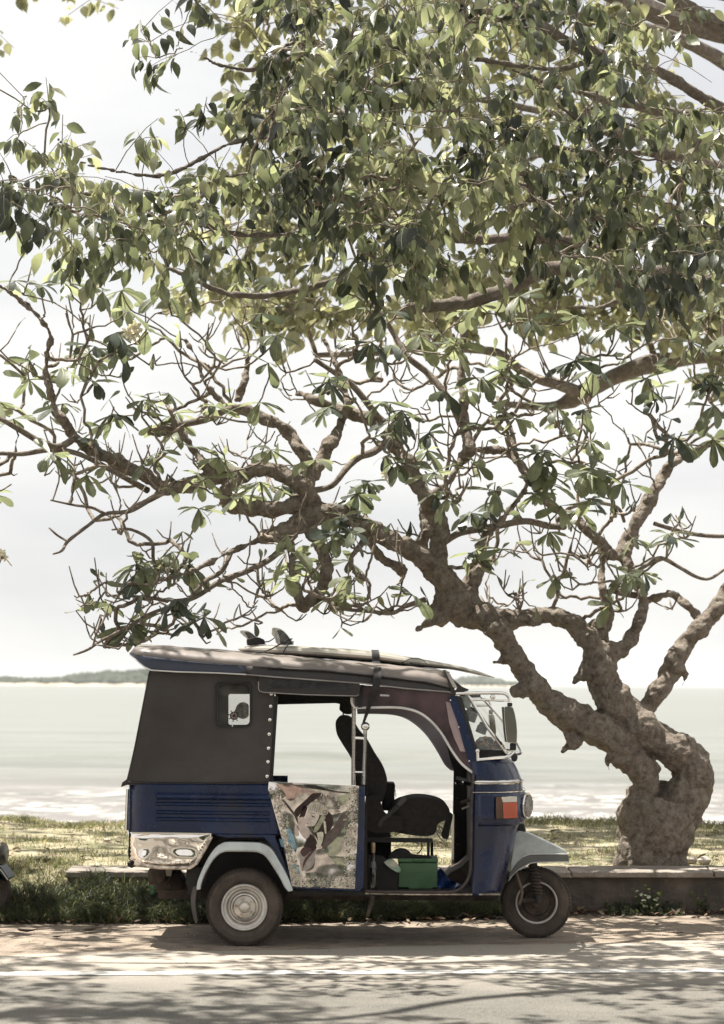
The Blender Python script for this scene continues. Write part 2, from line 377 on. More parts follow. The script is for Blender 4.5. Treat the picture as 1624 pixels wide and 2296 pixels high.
# front hood of the roof: folded peak with decorative tape
b = B(); b.prism(L2((738, 306), (756, 312), (800, 372), (850, 412), (892, 430), (888, 438), (850, 445), (800, 470), (782, 470), (778, 432)), YC - .62, YC + .62); b.make('roof_front_peak', DCANVAS, tuk, bevel=.006)
b = B()
for k in range(9):
    t = k / 8; x, y = r2(745 + 44 * t, 312 + 92 * t ** .9); b.prism([(x, y), (x + 10, y + 3), (x + 11, y + 6.5), (x + 1, y + 4)], YC - .624, YC - .618)
b.make('peak_tape', mat('silver_tape', (.5, .46, .42), .35, .5), tuk, kind='stuff')
b = B(); b.ball(P(*r2(808, 426), YC - .625), .009); b.make('snap_button', CHROME, tuk)
# side flap with embossed panel over the door
FL = [(905, 338), (1250, 356), (1531, 378), (1531, 440), (1526, 462), (1508, 470), (1200, 462), (935, 447), (912, 440), (904, 425)]
b = B(); b.prism(L1(*FL), YN - .022, YN - .010); flap = b.make('door_flap', DCANVAS, tuk, bevel=.004)
b = B(); b.tube([P(*r1(x, y), YN - .024) for x, y in ((904, 380), (904, 425), (912, 440), (935, 447), (1200, 462), (1508, 470), (1526, 462))], .0035, n=6); b.make('flap_piping', mat('worn_piping', (.32, .29, .26), .5), flap)
b = B()
for i in range(52):
    for j in range(5):
        x = 968 + i * 9.7 + (j % 2) * 4.8; y = 372 + j * 11 + (x - 968) * .025
        if x < 1470: b.ball(P(*r1(x, y), YN - .0225), .0048, 6, (1, .5, 1))
b.make('embossed_dots', mat('embossed_vinyl', (.030, .032, .036), .3, 0, .5, 20), flap, kind='stuff')
# door opening trim
b = B(); b.prism(L1((985, 470), (1024, 470), (1022, 520), (992, 1000), (972, 1000)), YN + .03, YN + .07); b.make('door_post', BLACK, tuk, bevel=.004)
b = B(); b.prism(L1((1000, 440), (1500, 462), (1500, 480), (1410, 520), (1300, 500), (1020, 500)), YF - .05, YF - .02); b.make('far_flap', DCANVAS, tuk, smooth=False)
b = B(); b.prism(L1((1020, 450), (1560, 440), (1560, 510), (1020, 523)), YF - .02, YF); b.make('far_flap', DCANVAS, tuk, smooth=False)
# roof bows
for x in (340, 480, 620, 800, 900, 990):
    i = min(range(len(xs)), key=lambda k: abs(xs[k] - x)); b = B(); b.tube([v + Vector((0, .03 if v.y < YC else -.03, -.028)) for v in rings[i][2:-2]], .010, n=6); b.make('roof_bow', BLACK, tuk)

# low side door / panel with printed polished steel sheet
b = B(); b.prism(L1((966, 1000), (1564, 1030), (1562, 1200), (1555, 1640), (1545, 1668), (1520, 1680), (1130, 1664), (1110, 1655)), YN - .012, YN + .03); door = b.make('door_panel', NAVY, tuk, bevel=.006)
b = B(); b.prism(L1((966, 1000), (1564, 1030), (1562, 1200), (1555, 1640), (1545, 1668), (1520, 1680), (1130, 1664), (1110, 1655)), YN - .012, YN + .03); b.v = [(v[0], v[1], v[2] if v[2] < .62 else v[2] - .085) for v in b.v]; mirror_make(b, 'door_panel', NAVY, bevel=.006)
ART = mat('printed_steel_sheet', (.86, .79, .73), .08, .95, .05, 6, 3.0, 3.8, bdet=.6)
sheet = [(246, 88), (1418, 140), (1400, 800), (1362, 1480), (548, 1445), (440, 900), (340, 560), (238, 180)]
b = B(); b.prism(LE(*sheet), YN - .016, YN - .0125); art = b.make('decorated_sheet', ART, door, smooth=False)
layer = [0]
def decal(name, col, polys, rough=.45, metal=0, **k):
    if name == 'print_patch': rough = .1; k.update(bump=2.5, bscale=4.2, bdet=.6)
    b = B(); layer[0] += 1; y1 = YN - .0164 - .00035 * layer[0]
    for pp in polys: b.prism(LE(*pp), y1 - .0003, y1)
    return b.make(name, mat('print_' + name + str(layer[0]), tuple(min(.95, q * 1.15) for q in col), min(rough, .3), (max(metal, .55) if name != 'print_patch' else .88), .12, 30, **k), art, smooth=False)
decal('print_patch', (.50, .36, .32), [smoothpoly([(330, 120), (540, 112), (660, 160), (900, 235), (700, 238), (640, 250), (560, 330), (480, 318), (440, 235), (380, 170)])], .2, .4)
decal('print_patch', (.62, .60, .56), [smoothpoly([(560, 112), (1150, 135), (1400, 150), (1290, 215), (1100, 190), (800, 140)])], .15, .6)
decal('print_patch', (.13, .12, .11), [smoothpoly([(530, 118), (700, 130), (860, 135), (1080, 200), (1290, 222), (1270, 242), (1100, 225), (850, 182), (660, 165)]), smoothpoly([(400, 180), (450, 230), (465, 270), (420, 300), (400, 240)])], .2, .4)
decal('print_patch', (.20, .33, .42), [[(470, 700), (522, 690), (570, 800), (612, 940), (600, 1012), (545, 960), (490, 850)], [(378, 830), (438, 832), (452, 940), (408, 930)], smoothpoly([(600, 1150), (650, 1260), (640, 1290), (560, 1200)])], .25, .3)
decal('print_patch', (.40, .41, .32), [smoothpoly([(1060, 700), (1270, 580), (1260, 720), (1195, 860), (1180, 1000), (1060, 1060), (960, 970)]), smoothpoly([(1060, 1095), (1200, 1080), (1262, 1190), (1230, 1300), (1120, 1180)]), smoothpoly([(1130, 290), (1300, 240), (1280, 330), (1180, 400)])], .2, .4)
decal('print_patch', (.66, .58, .54), [smoothpoly([(860, 980), (940, 960), (1010, 1040), (1140, 1190), (1220, 1300), (1130, 1330), (900, 1270), (680, 1270), (820, 1220), (850, 1080)])], .12, .7)
decal('hair', (.045, .028, .026), [smoothpoly([(815, 238), (932, 240), (850, 320), (720, 425), (655, 505), (612, 552), (578, 500), (598, 440), (720, 330)]),
    smoothpoly([(572, 520), (608, 600), (650, 700), (705, 780), (735, 850), (705, 930), (745, 990), (835, 985), (870, 930), (862, 840), (785, 760), (700, 700), (650, 620), (612, 560)]),
    smoothpoly([(905, 505), (1000, 470), (1062, 520), (1082, 600), (1055, 700), (985, 800), (950, 930), (880, 850), (822, 700), (845, 600)]),
    smoothpoly([(700, 400), (748, 415), (735, 470), (705, 545), (640, 560), (660, 500)])])
decal('wing', (.12, .095, .085), [smoothpoly([(1240, 478), (1282, 568), (1242, 622), (1185, 740), (1065, 880), (955, 960), (940, 930), (1000, 760), (1085, 680), (1180, 520)])])
decal('feather_shaft', (.085, .065, .055), [smoothpoly([(420, 320), (450, 330), (600, 520), (620, 580), (575, 530), (480, 410)])])
decal('leaf_print', (.36, .31, .28), [smoothpoly([(675, 1255), (652, 1130), (655, 1010), (700, 965), (765, 1010), (865, 965), (840, 1060), (832, 1150), (762, 1225)])])
decal('leaf_print', (.10, .06, .06), [smoothpoly([(680, 1245), (700, 1120), (760, 1030), (860, 960), (745, 1105)]), smoothpoly([(655, 1000), (700, 940), (800, 960), (740, 1040), (690, 1060)])])
decal('face', (.60, .52, .46), [smoothpoly([(765, 430), (830, 465), (905, 520), (875, 600), (835, 662), (765, 662), (738, 640), (748, 610), (716, 588), (738, 560), (718, 540), (748, 500)], 2)])
decal('arm', (.56, .45, .41), [smoothpoly([(622, 560), (700, 545), (740, 600), (722, 650), (782, 720), (772, 795), (722, 830), (662, 760), (632, 680)], 3), smoothpoly([(590, 640), (625, 700), (640, 780), (600, 790), (580, 720)])])
decal('headband', (.52, .46, .38), [smoothpoly([(742, 412), (820, 345), (940, 372), (1012, 440), (992, 512), (922, 522), (765, 432)], 3)])
decal('feather', (.36, .35, .25), [smoothpoly([(930, 530), (985, 545), (950, 610), (900, 700), (860, 742), (828, 738), (842, 680), (880, 620)], 3)])
decal('feather', (.60, .57, .46), [smoothpoly([(868, 752), (950, 742), (948, 850), (905, 935), (860, 925), (885, 850)], 3), smoothpoly([(955, 600), (985, 610), (995, 750), (975, 750)], 3)])
ln = []
for k in range(26):
    a = math.radians(-118 + k * 6.0); c0, c1 = 118 + 8 * (k % 3), 205 + 14 * math.sin(k * 1.9)
    px, py = 960, 470
    ln.append([(px + c0 * math.cos(a), py + c0 * math.sin(a)), (px + c1 * math.cos(a - .03), py + c1 * math.sin(a - .03)), (px + c1 * math.cos(a + .03), py + c1 * math.sin(a + .03))])
for k in range(9): ln.append([(780 + k * 22, 400 - 6 * k), (784 + k * 22, 398 - 6 * k), (800 + k * 24, 470 + k * 4), (796 + k * 24, 470 + k * 4)])
ln += [[(795, 520), (850, 545), (852, 552), (810, 545)], [(780, 490), (850, 500), (850, 505), (780, 495)], [(738, 625), (765, 630), (740, 634)]]
for k in range(8): ln.append([(720 + k * 9, 850 + k * 5), (724 + k * 9, 848 + k * 5), (690 + k * 12, 960 + k * 3)])
decal('headdress_lines', (.05, .035, .03), ln)
cxm, cym = 975, 480
decal('medallion', (.50, .44, .35), [[(cxm + 44 * math.cos(q), cym + 44 * math.sin(q)) for q in np.linspace(0, 6.28, 20, endpoint=False)]])
decal('medallion', (.10, .08, .06), [[(cxm + 30 * math.cos(q), cym + 30 * math.sin(q)) for q in np.linspace(0, 6.28, 16, endpoint=False)]])
decal('medallion', (.45, .40, .30), [[(cxm + 22 * math.cos(q), cym + 22 * math.sin(q)) for q in np.linspace(0, 6.28, 12, endpoint=False)], [(1210, 575), (1255, 570), (1265, 585), (1220, 595)]])
bm_ = [mat('bead_cream', (.66, .60, .48), .22, .45), mat('bead_silver', (.72, .70, .66), .15, .8), mat('bead_brown', (.09, .07, .055), .4, .3), mat('bead_olive', (.34, .35, .24), .3, .4), mat('bead_pink', (.60, .44, .40), .25, .4)]
b = B()
for k in range(1500):
    z = R.random(); t = R.random()
    if z < .36: y = 150 + 1290 * t; xl = interp(y, [88, 180, 560, 900, 1445], [246, 238, 340, 440, 548]); x = xl + 14 + R.random() * interp(y, [150, 600, 700, 1300, 1445], [170, 150, 95, 120, 200])
    elif z < .74: y = 160 + 1300 * t; xr = interp(y, [140, 800, 1480], [1418, 1400, 1362]); x = xr - 12 - R.random() ** .8 * interp(y, [160, 400, 800, 1480], [110, 150, 170, 120])
    else: x = 560 + 800 * t; y = 1462 - R.random() * 135 + (x - 960) * .02
    b.mi = R.choice([0, 0, 0, 1, 1, 1, 2, 3, 4]); b.ball(P(*re(x, y), YN - .017), R.uniform(.0025, .0062), 6, (1, .6, 1))
b.make('bead_border', bm_, art, kind='stuff')

# cab: side canopy of glossy mauve plastic with white piping
PIPEL = [(165, 480), (167, 512), (180, 535), (205, 543), (400, 540), (500, 548), (580, 572), (650, 620), (720, 700), (790, 815), (850, 893), (925, 952)]
YA = YN + .06
b = B(); b.prism(L2(*([(215, 400), (500, 425), (770, 448), (800, 480), (830, 600), (870, 760), (900, 880), (925, 945)] + list(reversed(PIPEL[1:-1])))), YA + .02, YA + .026); b.make('cab_side_canvas', MAUVE, tuk, smooth=False)
b = B(); b.tube([P(x, y, YA + .012) for x, y in spline(L2(*PIPEL), 4)], .008, n=8); b.make('cab_piping', PIPE, tuk)
b = B(); b.prism(L2((700, 690), (722, 700), (795, 818), (852, 895), (915, 945), (905, 1010), (880, 900), (800, 860), (760, 770)), YA + .03, YA + .036); b.make('cab_side_canvas', DARKIN, tuk, smooth=False)
b = B(); b.prism(L2((748, 505), (788, 512), (830, 650), (872, 815), (838, 812), (800, 730), (770, 640)), YA + .012, YA + .019); b.make('quarter_window', mat('mauve_window', (.40, .30, .30), .12, 0, .1, 6, coat=.3), tuk, smooth=False)
b = B(); b.prism(L2((200, 452), (215, 400), (240, 400), (232, 540), (205, 542)), YA - .0, YA + .018); b.make('canvas_edge', BLACK, tuk)
# maker's plate on the canopy edge: too small to read, a white strip with grey ticks
b = B(); b.prism([(1480 / 1.784 + .0553 * x, 2740 / 1.784 + .0553 * y) for x, y in ((415, 372), (785, 402), (785, 465), (415, 452))], YA + .016, YA + .019); pt = b.make('small_white_label', mat('label_white', (.75, .73, .72), .5), tuk, smooth=False)
b = B()
for k in range(9):
    x = 450 + k * 34; b.prism([(1480 / 1.784 + .0553 * (x + u), 2740 / 1.784 + .0553 * (v + (x - 415) * .08)) for u, v in ((0, 392), (10, 392), (16 if k % 2 else 6, 438), (4, 438))], YA + .0145, YA + .0155)
b.make('label_print', mat('label_grey', (.3, .28, .28), .5), pt, kind='stuff', smooth=False)
# far side canopy seen through the door opening, skylight behind it put into its pink
b = B(); b.prism(L2((195, 500), (420, 520), (640, 600), (760, 760), (800, 935), (785, 930), (745, 895), (705, 825), (665, 760), (620, 700), (555, 640), (480, 598), (380, 580), (200, 578)), YF - .06, YF - .05); b.make('far_cab_canvas', PINK, tuk, smooth=False)
b = B(); b.tube([P(x, y, YF - .065) for x, y in spline(L2((200, 578), (380, 580), (480, 598), (555, 640), (620, 700), (665, 760), (705, 825), (745, 895), (785, 930)), 3)], .004, n=6); b.make('far_cab_piping', PIPE, tuk)
# far side door post and inner cab wall
b = B(); b.prism(L2((735, 700), (790, 790), (840, 870), (905, 940), (905, 1560), (885, 1600), (860, 1560), (782, 1535), (792, 1200), (797, 930), (775, 860)), YF - .12, YF - .10); b.make('far_door_post', DARKIN, tuk, smooth=False)
b = B(); b.prism(L2((783, 1200), (800, 1200), (797, 1530), (783, 1530)), YF - .16, YF - .13); b.make('far_post_edge', CHROME, tuk)
# A pillar
for side in (0, 1):
    b = B(); b.prism(L7((-20, 250), (55, 236), (95, 238), (245, 640), (322, 870), (310, 985), (300, 1130), (285, 1140), (240, 1060), (170, 850), (90, 560)), YA + .004, YA + .035)
    (b.make('windscreen_pillar', NAVY, tuk, bevel=.004) if not side else mirror_make(b, 'windscreen_pillar', NAVY))
b = B(); b.prism(L7((78, 236), (135, 248), (312, 845), (330, 860), (325, 900), (298, 872)), YA - .004, YA + .03); b.make('windscreen_seal', BLACK, tuk, bevel=.003)
for x, y in ((8, 290), (102, 598), (222, 988), (150, 1228)):
    b = B(); b.ball(P(*r7(x, y), YA), .006, 8, (1, .6, 1)); b.make('rivet', CHROME, tuk)
# quarter glass and windscreen
b = B(); b.prism(L7((120, 246), (225, 240), (640, 868), (312, 852)), YA + .012, YA + .016); b.make('quarter_glass', GLASS, tuk, smooth=False)
b = B(); b.tube([P(x, y, YA + .008) for x, y in L7((210, 236), (330, 430), (430, 600), (540, 740), (640, 880), (690, 925))], .011, n=8); b.make('windscreen_frame', CHROME, tuk)
b = B(); b.tube([P(x, y, YA + .004) for x, y in L7((240, 370), (370, 480), (480, 640), (600, 800), (640, 862))], .0045, n=6); b.make('windscreen_seal', BLACK, tuk)
# curved windscreen, from pillar round to the far pillar
rg = []
topX, botX = P(*r7(225, 240), YA).x, P(*r7(690, 915), YA).x
zt, zb = P(*r7(225, 240), YA).z, P(*r7(690, 915), YA).z
for t in np.linspace(0, 1, 8):
    row = []
    for s in np.linspace(-1, 1, 21):
        bul = (1 - abs(s) ** 2.6) * (.085 + .02 * t)
        bow = math.sin(t * math.pi) * .03
        hw = (YC - YA - .008)
        row.append(Vector((topX + (botX - topX) * t + bul + bow, YC + s * hw, zt + (zb - zt) * t)))
    rg.append(row)
b = B(); b.rings(rg, closed=False); b.make('windscreen', mat('windscreen_glass', (.70, .72, .69), .05, 0, .02, alpha=.16), tuk)
b = B(); b.tube(rg[0], .012, n=6); b.make('windscreen_frame', BLACK, tuk)
b = B(); b.tube(rg[-1], .012, n=6); b.make('windscreen_frame', CHROME, tuk)
# centre seam of the screen and wiper
b = B(); b.tube([r[10] + Vector((.006, 0, 0)) for r in rg], .006, n=6); b.make('windscreen_bar', CHROME, tuk)
# far-side bits seen through: back of dash shelf
b = B(); b.prism(L7((328, 862), (640, 858), (672, 925), (345, 962)), YA + .05, YF - .10); b.make('dashboard', DARKIN, tuk, bevel=.006)

# cowl: stacked plan sections, side to nose to side
LV = [(868, 1142, .46), (885, 1163, .47), (920, 1182, .49), (955, 1197, .50), (1000, 1214, .51), (1080, 1222, .52), (1180, 1222, .52), (1250, 1208, .50), (1300, 1188, .48), (1400, 1163, .46), (1500, 1140, .45), (1600, 1110, .44), (1690, 1086, .43)]
xd = 912
rows = []
HW = YC - YA - .006
def cowl_row(y, xn, hw, off=0):
    Xn = P(*r2(xn, y), YC - .12).x + off; z = P(*r2(1050, y), YC - .4).z
    Xd = P(*r2(xd, y), YA).x; row = []
    for s in np.linspace(-1, 1, 33):
        q = s * math.pi / 2
        e = 2 / 2.9
        cx_ = abs(math.cos(q)) ** e; sy = math.copysign(abs(math.sin(q)) ** e, q)
        row.append(Vector((Xd + (Xn - Xd) * cx_, YC + sy * (HW + off), z)))
    return row
lv = spline(LV, 3)
for y, xn, hw in lv: rows.append(cowl_row(y, xn, hw))
# only the front part of the plan counts; near-side stays flush with the door line
b = B(); b.rings(rows, closed=False); b.make('front_cowl', NAVY, tuk, solid=.008)
top = rows[0]; b = B(); cen = Vector((top[16].x * .5 + top[0].x * .5, YC, top[0].z + .01)); b.add(top + [cen], [[i, i + 1, len(top)] for i in range(len(top) - 1)]); b.make('cowl_top', NAVY, tuk, solid=.006)
# front inner bulkhead darkness
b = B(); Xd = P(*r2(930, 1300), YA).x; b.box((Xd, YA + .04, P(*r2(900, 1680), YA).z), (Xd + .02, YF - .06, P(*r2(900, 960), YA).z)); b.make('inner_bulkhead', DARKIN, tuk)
# chrome belts
def belt(y0, y1, name, m_, off, thick=.006):
    ra = cowl_row(y0, interp(y0, [l[0] for l in lv], [l[1] for l in lv]), 0, off); rb = cowl_row(y1, interp(y1, [l[0] for l in lv], [l[1] for l in lv]), 0, off)
    b = B(); b.rings([ra, rb], closed=False); return b.make(name, m_, tuk, solid=thick)
belt(984, 1011, 'chrome_belt', CHROME, .008)
belt(994, 1000, 'belt_groove', mat('belt_grey', (.35, .34, .32), .4), .0135, .003)
b = B(); b.tube([v for v in cowl_row(1056, 1222, 0, .022)], .0035, n=6); b.make('pod_trim', CHROME, tuk)
# lamp pod wrapping each corner
pr = [cowl_row(y, 1222, 0, o) for y, o in ((1060, .004), (1066, .020), (1090, .028), (1160, .030), (1230, .026), (1250, .018), (1262, .003))]
i0 = 0; Xs = P(*r2(948, 1150), YA).x
for side in (0, 1):
    rr = []
    for row in pr:
        q = [v for v in (row if not side else row[::-1])[:13]]
        q = [v.copy() for v in q]
        sgn = 1
        for v in q: v.x = max(v.x, Xs)
        rr.append(q)
    b = B(); b.rings(rr, closed=False); b.make('lamp_pod', NAVY, tuk, solid=.006)
b = B(); b.prism(L2((962, 1078), (1048, 1078), (1048, 1232), (966, 1238)), YA - .030, YA - .02); b.make('pod_panel', NAVY, tuk, bevel=.006, seg=3)
# indicator lamp
AMB = mat('amber_dark_lens', (.10, .042, .022), .2, 0, .2, 12, coat=.6); ORG = mat('orange_lens', (.62, .14, .075), .22, 0, .08, 8, coat=.6); WHL = mat('white_lens', (.66, .60, .52), .2, 0, .08, 8, coat=.6)
b = B(); b.prism(L7((526, 1396), (775, 1388), (781, 1648), (529, 1658)), YA - .036, YA + .004); lamp = b.make('indicator_lamp', BLACK, tuk, bevel=.003)
b = B(); b.prism(L7((531, 1402), (586, 1400), (606, 1466), (612, 1648), (533, 1652)), YA - .042, YA - .0362); b.make('amber_lens', AMB, lamp, bevel=.004)
b = B(); b.prism(L7((590, 1400), (771, 1394), (773, 1458), (608, 1464)), YA - .043, YA - .0362); b.make('white_lens', WHL, lamp, bevel=.004)
b = B(); b.prism(L7((610, 1468), (773, 1462), (777, 1642), (616, 1648)), YA - .043, YA - .0362); b.make('orange_lens', ORG, lamp, bevel=.004)
b = B()
for k in range(16): b.prism(L7((616, 1474 + k * 10.8), (772, 1468 + k * 10.8), (772, 1471.5 + k * 10.8), (616, 1477.5 + k * 10.8)), YA - .0455, YA - .0431)
b.make('lens_ribs', ORG, lamp, kind='stuff')
# headlights
for sgn in (-1, 1):
    c = P(*r7(846, 1495), YC - .36); c = Vector((c.x + .012, YC + sgn * .40, c.z)); ax = Vector((1, sgn * .46, -.02)).normalized()
    b = B(); b.lathe([(.060, -.10), (.072, -.05), (.078, -.005), (.082, .0), (.083, .010), (.078, .017), (.070, .016)], c, ax, 40); hl = b.make('headlight', CHROME, tuk)
    b = B(); b.lathe([(.001, .030), (.03, .028), (.055, .022), (.071, .012)], c, ax, 32); b.make('headlight_lens', mat('headlight_glass', (.55, .55, .5), .08, 0, .3, 20, alpha=.45), hl)
    b = B(); b.lathe([(.070, .008), (.055, -.02), (.03, -.045), (.012, -.05), (.001, -.05)], c, ax, 32); b.make('reflector', STEEL, hl)
    b = B()
    u = Vector((0, 0, 1)); v = ax.cross(u).normalized(); u = v.cross(ax)
    for k in range(-3, 4):
        h = k * .02; L = math.sqrt(max(0, .068 ** 2 - h * h)); b.tube([c + ax * .022 + v * h + u * L * s for s in (-1, 0, 1)], .0035, n=4)
    b.make('lens_ribs', mat('lens_rib_glass', (.35, .33, .28), .2, .3), hl, kind='stuff')
# mirrors on chrome tube brackets
for far in (0,):
    Y0 = YA - .01 if not far else YF - .03
    def q7(x, y):
        p = P(*r7(x, y), YA - .01); return Vector((p.x, Y0, p.z))
    b = B(); tp = spline([q7(70, 214), q7(200, 210), q7(420, 206), q7(590, 208), q7(645, 222), q7(680, 262), q7(690, 310)], 4)
    b.tube(tp, .0105, n=8); br = b.make('mirror_bracket', CHROME, tuk)
    b = B(); b.tube([q7(268, 286), q7(400, 284), q7(560, 294), q7(672, 294)], .0065, n=8); b.make('bracket_rod', CHROME, br)
    b = B(); b.ball(q7(492, 252), .017, 10); b.ball(q7(397, 286), .013, 10); b.make('bracket_knob', CHROME, br)
    b = B(); b.prism(L7((662, 318), (716, 318), (718, 358), (658, 352)), 0, 0.05) if False else b.box(tuple(q7(660, 362) + Vector((0, -.02, 0))), tuple(q7(716, 318) + Vector((0, .02, 0)))); b.make('bracket_clamp', BLACK, br, bevel=.005)
    b = B()
    ol = [(612, 372), (620, 362), (690, 358), (722, 372), (742, 440), (760, 540), (768, 640), (766, 740), (762, 775), (740, 782), (665, 778), (645, 760), (630, 650), (618, 500)]
    base = [q7(x, y) for x, y in ol]; b.extr([[p + Vector((0, -.06, 0)) for p in base]], Vector((0, .13, 0))); mir = b.make('side_mirror', CHROME, tuk, bevel=.028, seg=5)
    b = B(); b.extr([[q7(x, y) + Vector((-.003, -.05, 0)) for x, y in ((606, 372), (618, 366), (636, 640), (652, 768), (644, 766), (626, 640))]], Vector((0, .11, 0))); b.make('mirror_glass', BLACK, mir)
    b = B(); b.box(tuple(q7(690, 862) + Vector((0, -.02, 0))), tuple(q7(760, 782) + Vector((0, .02, 0)))); b.make('bracket_clamp', BLACK, br, bevel=.006)
    b = B(); lp = spline([q7(742, 850), q7(735, 890), q7(700, 925), q7(640, 942), q7(500, 954), q7(335, 970)], 4); b.tube(lp, .0105, n=8); b.make('bracket_rail', CHROME, br)
    b = B(); b.tube([q7(317, 880), q7(322, 985)], .0115, n=8); b.make('bracket_post', CHROME, br)
    b = B(); b.ball(q7(316, 872), .016, 10); b.make('bracket_knob', CHROME, br)
    if not far:
        b = B(); b.ball(q7(740, 945), .022, 8, (1, .8, 1.3)); b.make('rubber_boot', BLACK, br)
YFM = YF + .02
def q8(x, y): return P(*r7(x, y), YFM)
b = B(); b.tube(spline([q8(250, 352), q8(330, 350), q8(440, 350), q8(462, 365), q8(472, 408)], 4), .009, n=8); br = b.make('mirror_bracket', CHROME, tuk)
b = B(); b.tube(spline([q8(250, 286), q8(340, 284), q8(420, 290), q8(455, 315), q8(468, 350)], 3), .007, n=8); b.make('bracket_rod', CHROME, br)
b = B(); b.box(tuple(q8(448, 448) + Vector((0, -.02, 0))), tuple(q8(494, 402) + Vector((0, .02, 0)))); b.make('bracket_clamp', BLACK, br, bevel=.005)
b = B(); b.extr([[q8(x, y) + Vector((0, -.07, 0)) for x, y in ((446, 452), (496, 448), (514, 520), (526, 640), (520, 690), (470, 692), (456, 600))]], Vector((0, .14, 0))); b.make('side_mirror', mat('dark_mirror_back', (.16, .145, .12), .35, .6, .2), tuk, bevel=.008)  # far mirror with a dark metallic back
# door sill, rubber edge and floor
b = B(); b.tube([P(x, y, YA - .0) for x, y in spline(L2((918, 955), (910, 1100), (905, 1300), (902, 1500), (890, 1590), (860, 1640), (820, 1672), (760, 1684), (540, 1684), (330, 1682), (250, 1678)), 3)], .010, n=8); b.make('door_edge_rubber', mat('brown_rubber', (.05, .036, .032), .6, 0, .2, 20), tuk)
b = B(); b.tube([P(x, y, YA + .01) for x, y in L2((250, 1690), (540, 1697), (885, 1697), (1085, 1697))], .007, n=6); b.make('sill_strip', WORNCHROME, tuk)
zfl = P(*r2(600, 1690), YA).z
xa, xb_ = P(*r1(1120, 1660), YN).x, P(*r2(1085, 1690), YA).x
b = B(); b.box((xa, YA + .02, zfl - .02), (xb_, YF - .06, zfl + .005)); b.make('cab_floor', DARKIN, tuk)
b = B(); b.prism(L2((690, 1650), (780, 1560), (840, 1530), (905, 1470), (905, 1690), (690, 1690)), YC + .1, YF - .1); b.make('footwell_panel', RUST, tuk)
# partition frame behind the driver and chrome coiled poles
def coil(x0, y0, x1, y1, Y, r, name='coil_wrapped_pole'):
    a, c = P(*r2(x0, y0), Y), P(*r2(x1, y1), Y); b = B(); b.tube([a, c], r * .8, n=8); o = b.make(name, CHROME, tuk)
    b = B(); n = int((a - c).length / .0085)
    for k in range(n):
        p = a.lerp(c, (k + .5) / n); b.lathe([(r * .85, -.004), (r * 1.08, 0), (r * .85, .004)], p, (0, 0, 1), 10)
    b.make('coil_wrap', CHROME, o, kind='stuff'); return o
coil(179, 478, 176, 1020, YA + .03, .014)
p = coil(250, 668, 240, 1020, YA + .03, .0125)
b = B(); b.ball(P(*r2(250, 658), YA + .03), .028, 14); b.make('pole_knob', CHROME, p)
b = B(); b.tube([P(*r2(180, 728), YA + .03), P(*r2(248, 732), YA + .03)], .010, n=8); b.make('pole_link', CHROME, p)
b = B(); b.tube([P(*r2(180, 942), YA + .03), P(*r2(244, 944), YA + .03)], .010, n=8); b.make('pole_link', CHROME, p)
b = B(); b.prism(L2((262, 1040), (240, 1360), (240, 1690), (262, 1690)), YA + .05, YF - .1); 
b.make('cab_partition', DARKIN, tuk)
b = B(); b.prism(L2((190, 700), (238, 740), (240, 1030), (190, 1030)), YC - .05, YC + .05); b.make('seat_support', DARKIN, tuk)
# driver's seat
YS0, YS1 = YC - .20, YC + .24
b = B(); b.prism(smoothpoly(L2((66, 660), (68, 625), (90, 598), (120, 592), (160, 605), (190, 650), (215, 690), (262, 745), (310, 830), (355, 900), (380, 960), (386, 1010), (378, 1060), (362, 1110), (345, 1125), (290, 1110), (240, 1080), (200, 960), (165, 860), (110, 770), (76, 710)), 3), YS0, YS1); b.make('seat_backrest', SEATM, tuk, bevel=.05, seg=4)
b = B(); b.prism(smoothpoly(L2((90, 556), (92, 520), (110, 498), (150, 500), (175, 520), (180, 560), (160, 582), (120, 580)), 3), YC - .13, YC + .15); b.make('headrest', SEATM, tuk, bevel=.04, seg=4)
b = B(); b.tube([P(*r2(112, 575), YC), P(*r2(114, 605), YC)], .006); b.make('headrest_post', CHROME, tuk)
b = B(); b.prism(smoothpoly(L2((390, 1250), (400, 1190), (440, 1135), (520, 1106), (600, 1098), (690, 1112), (750, 1140), (773, 1185), (755, 1230), (700, 1262), (690, 1300), (668, 1330), (600, 1338), (480, 1322), (400, 1300)), 3), YS0 - .04, YS1 + .03); b.make('seat_cushion', SEATM, tuk, bevel=.05, seg=4)
b = B(); b.prism(smoothpoly(L2((252, 1095), (290, 1082), (335, 1098), (352, 1150), (380, 1200), (470, 1218), (482, 1270), (470, 1305), (260, 1300)), 3), YS0 - .10, YS0 - .02); b.make('seat_side_bolster', SEATM, tuk, bevel=.03, seg=3)
b = B(); b.prism(L2((368, 1008), (436, 1010), (430, 1130), (520, 1125), (520, 1180), (350, 1180)), YC + .22, YC + .5); b.make('passenger_bolster', DARKIN, tuk, bevel=.015)
b = B(); b.tube([P(*r2(436, 1050), YC + .22), P(*r2(440, 1095), YC + .22)], .003, n=5); b.make('zip_pull', CHROME, tuk)
b = B(); b.prism(L2((484, 1088), (512, 1112), (462, 1160), (440, 1140)), YS0 - .06, YS0 - .04); bk = b.make('seatbelt_buckle', mat('belt_buckle', (.07, .06, .055), .5), tuk, bevel=.004)
b = B(); b.prism(L2((442, 1148), (462, 1162), (360, 1250), (345, 1285), (325, 1270), (340, 1235)), YS0 - .112, YS0 - .104); b.make('seatbelt_strap', mat('belt_web', (.05, .042, .038), .8), bk)
b = B(); b.prism(L2((255, 1345), (665, 1352), (672, 1378), (255, 1372)), YS0 - .02, YS0 + .01); b.prism(L2((255, 1345), (665, 1352), (672, 1378), (255, 1372)), YS1 - .02, YS1 + .01); b.make('seat_frame', BLACK, tuk, kind='stuff')
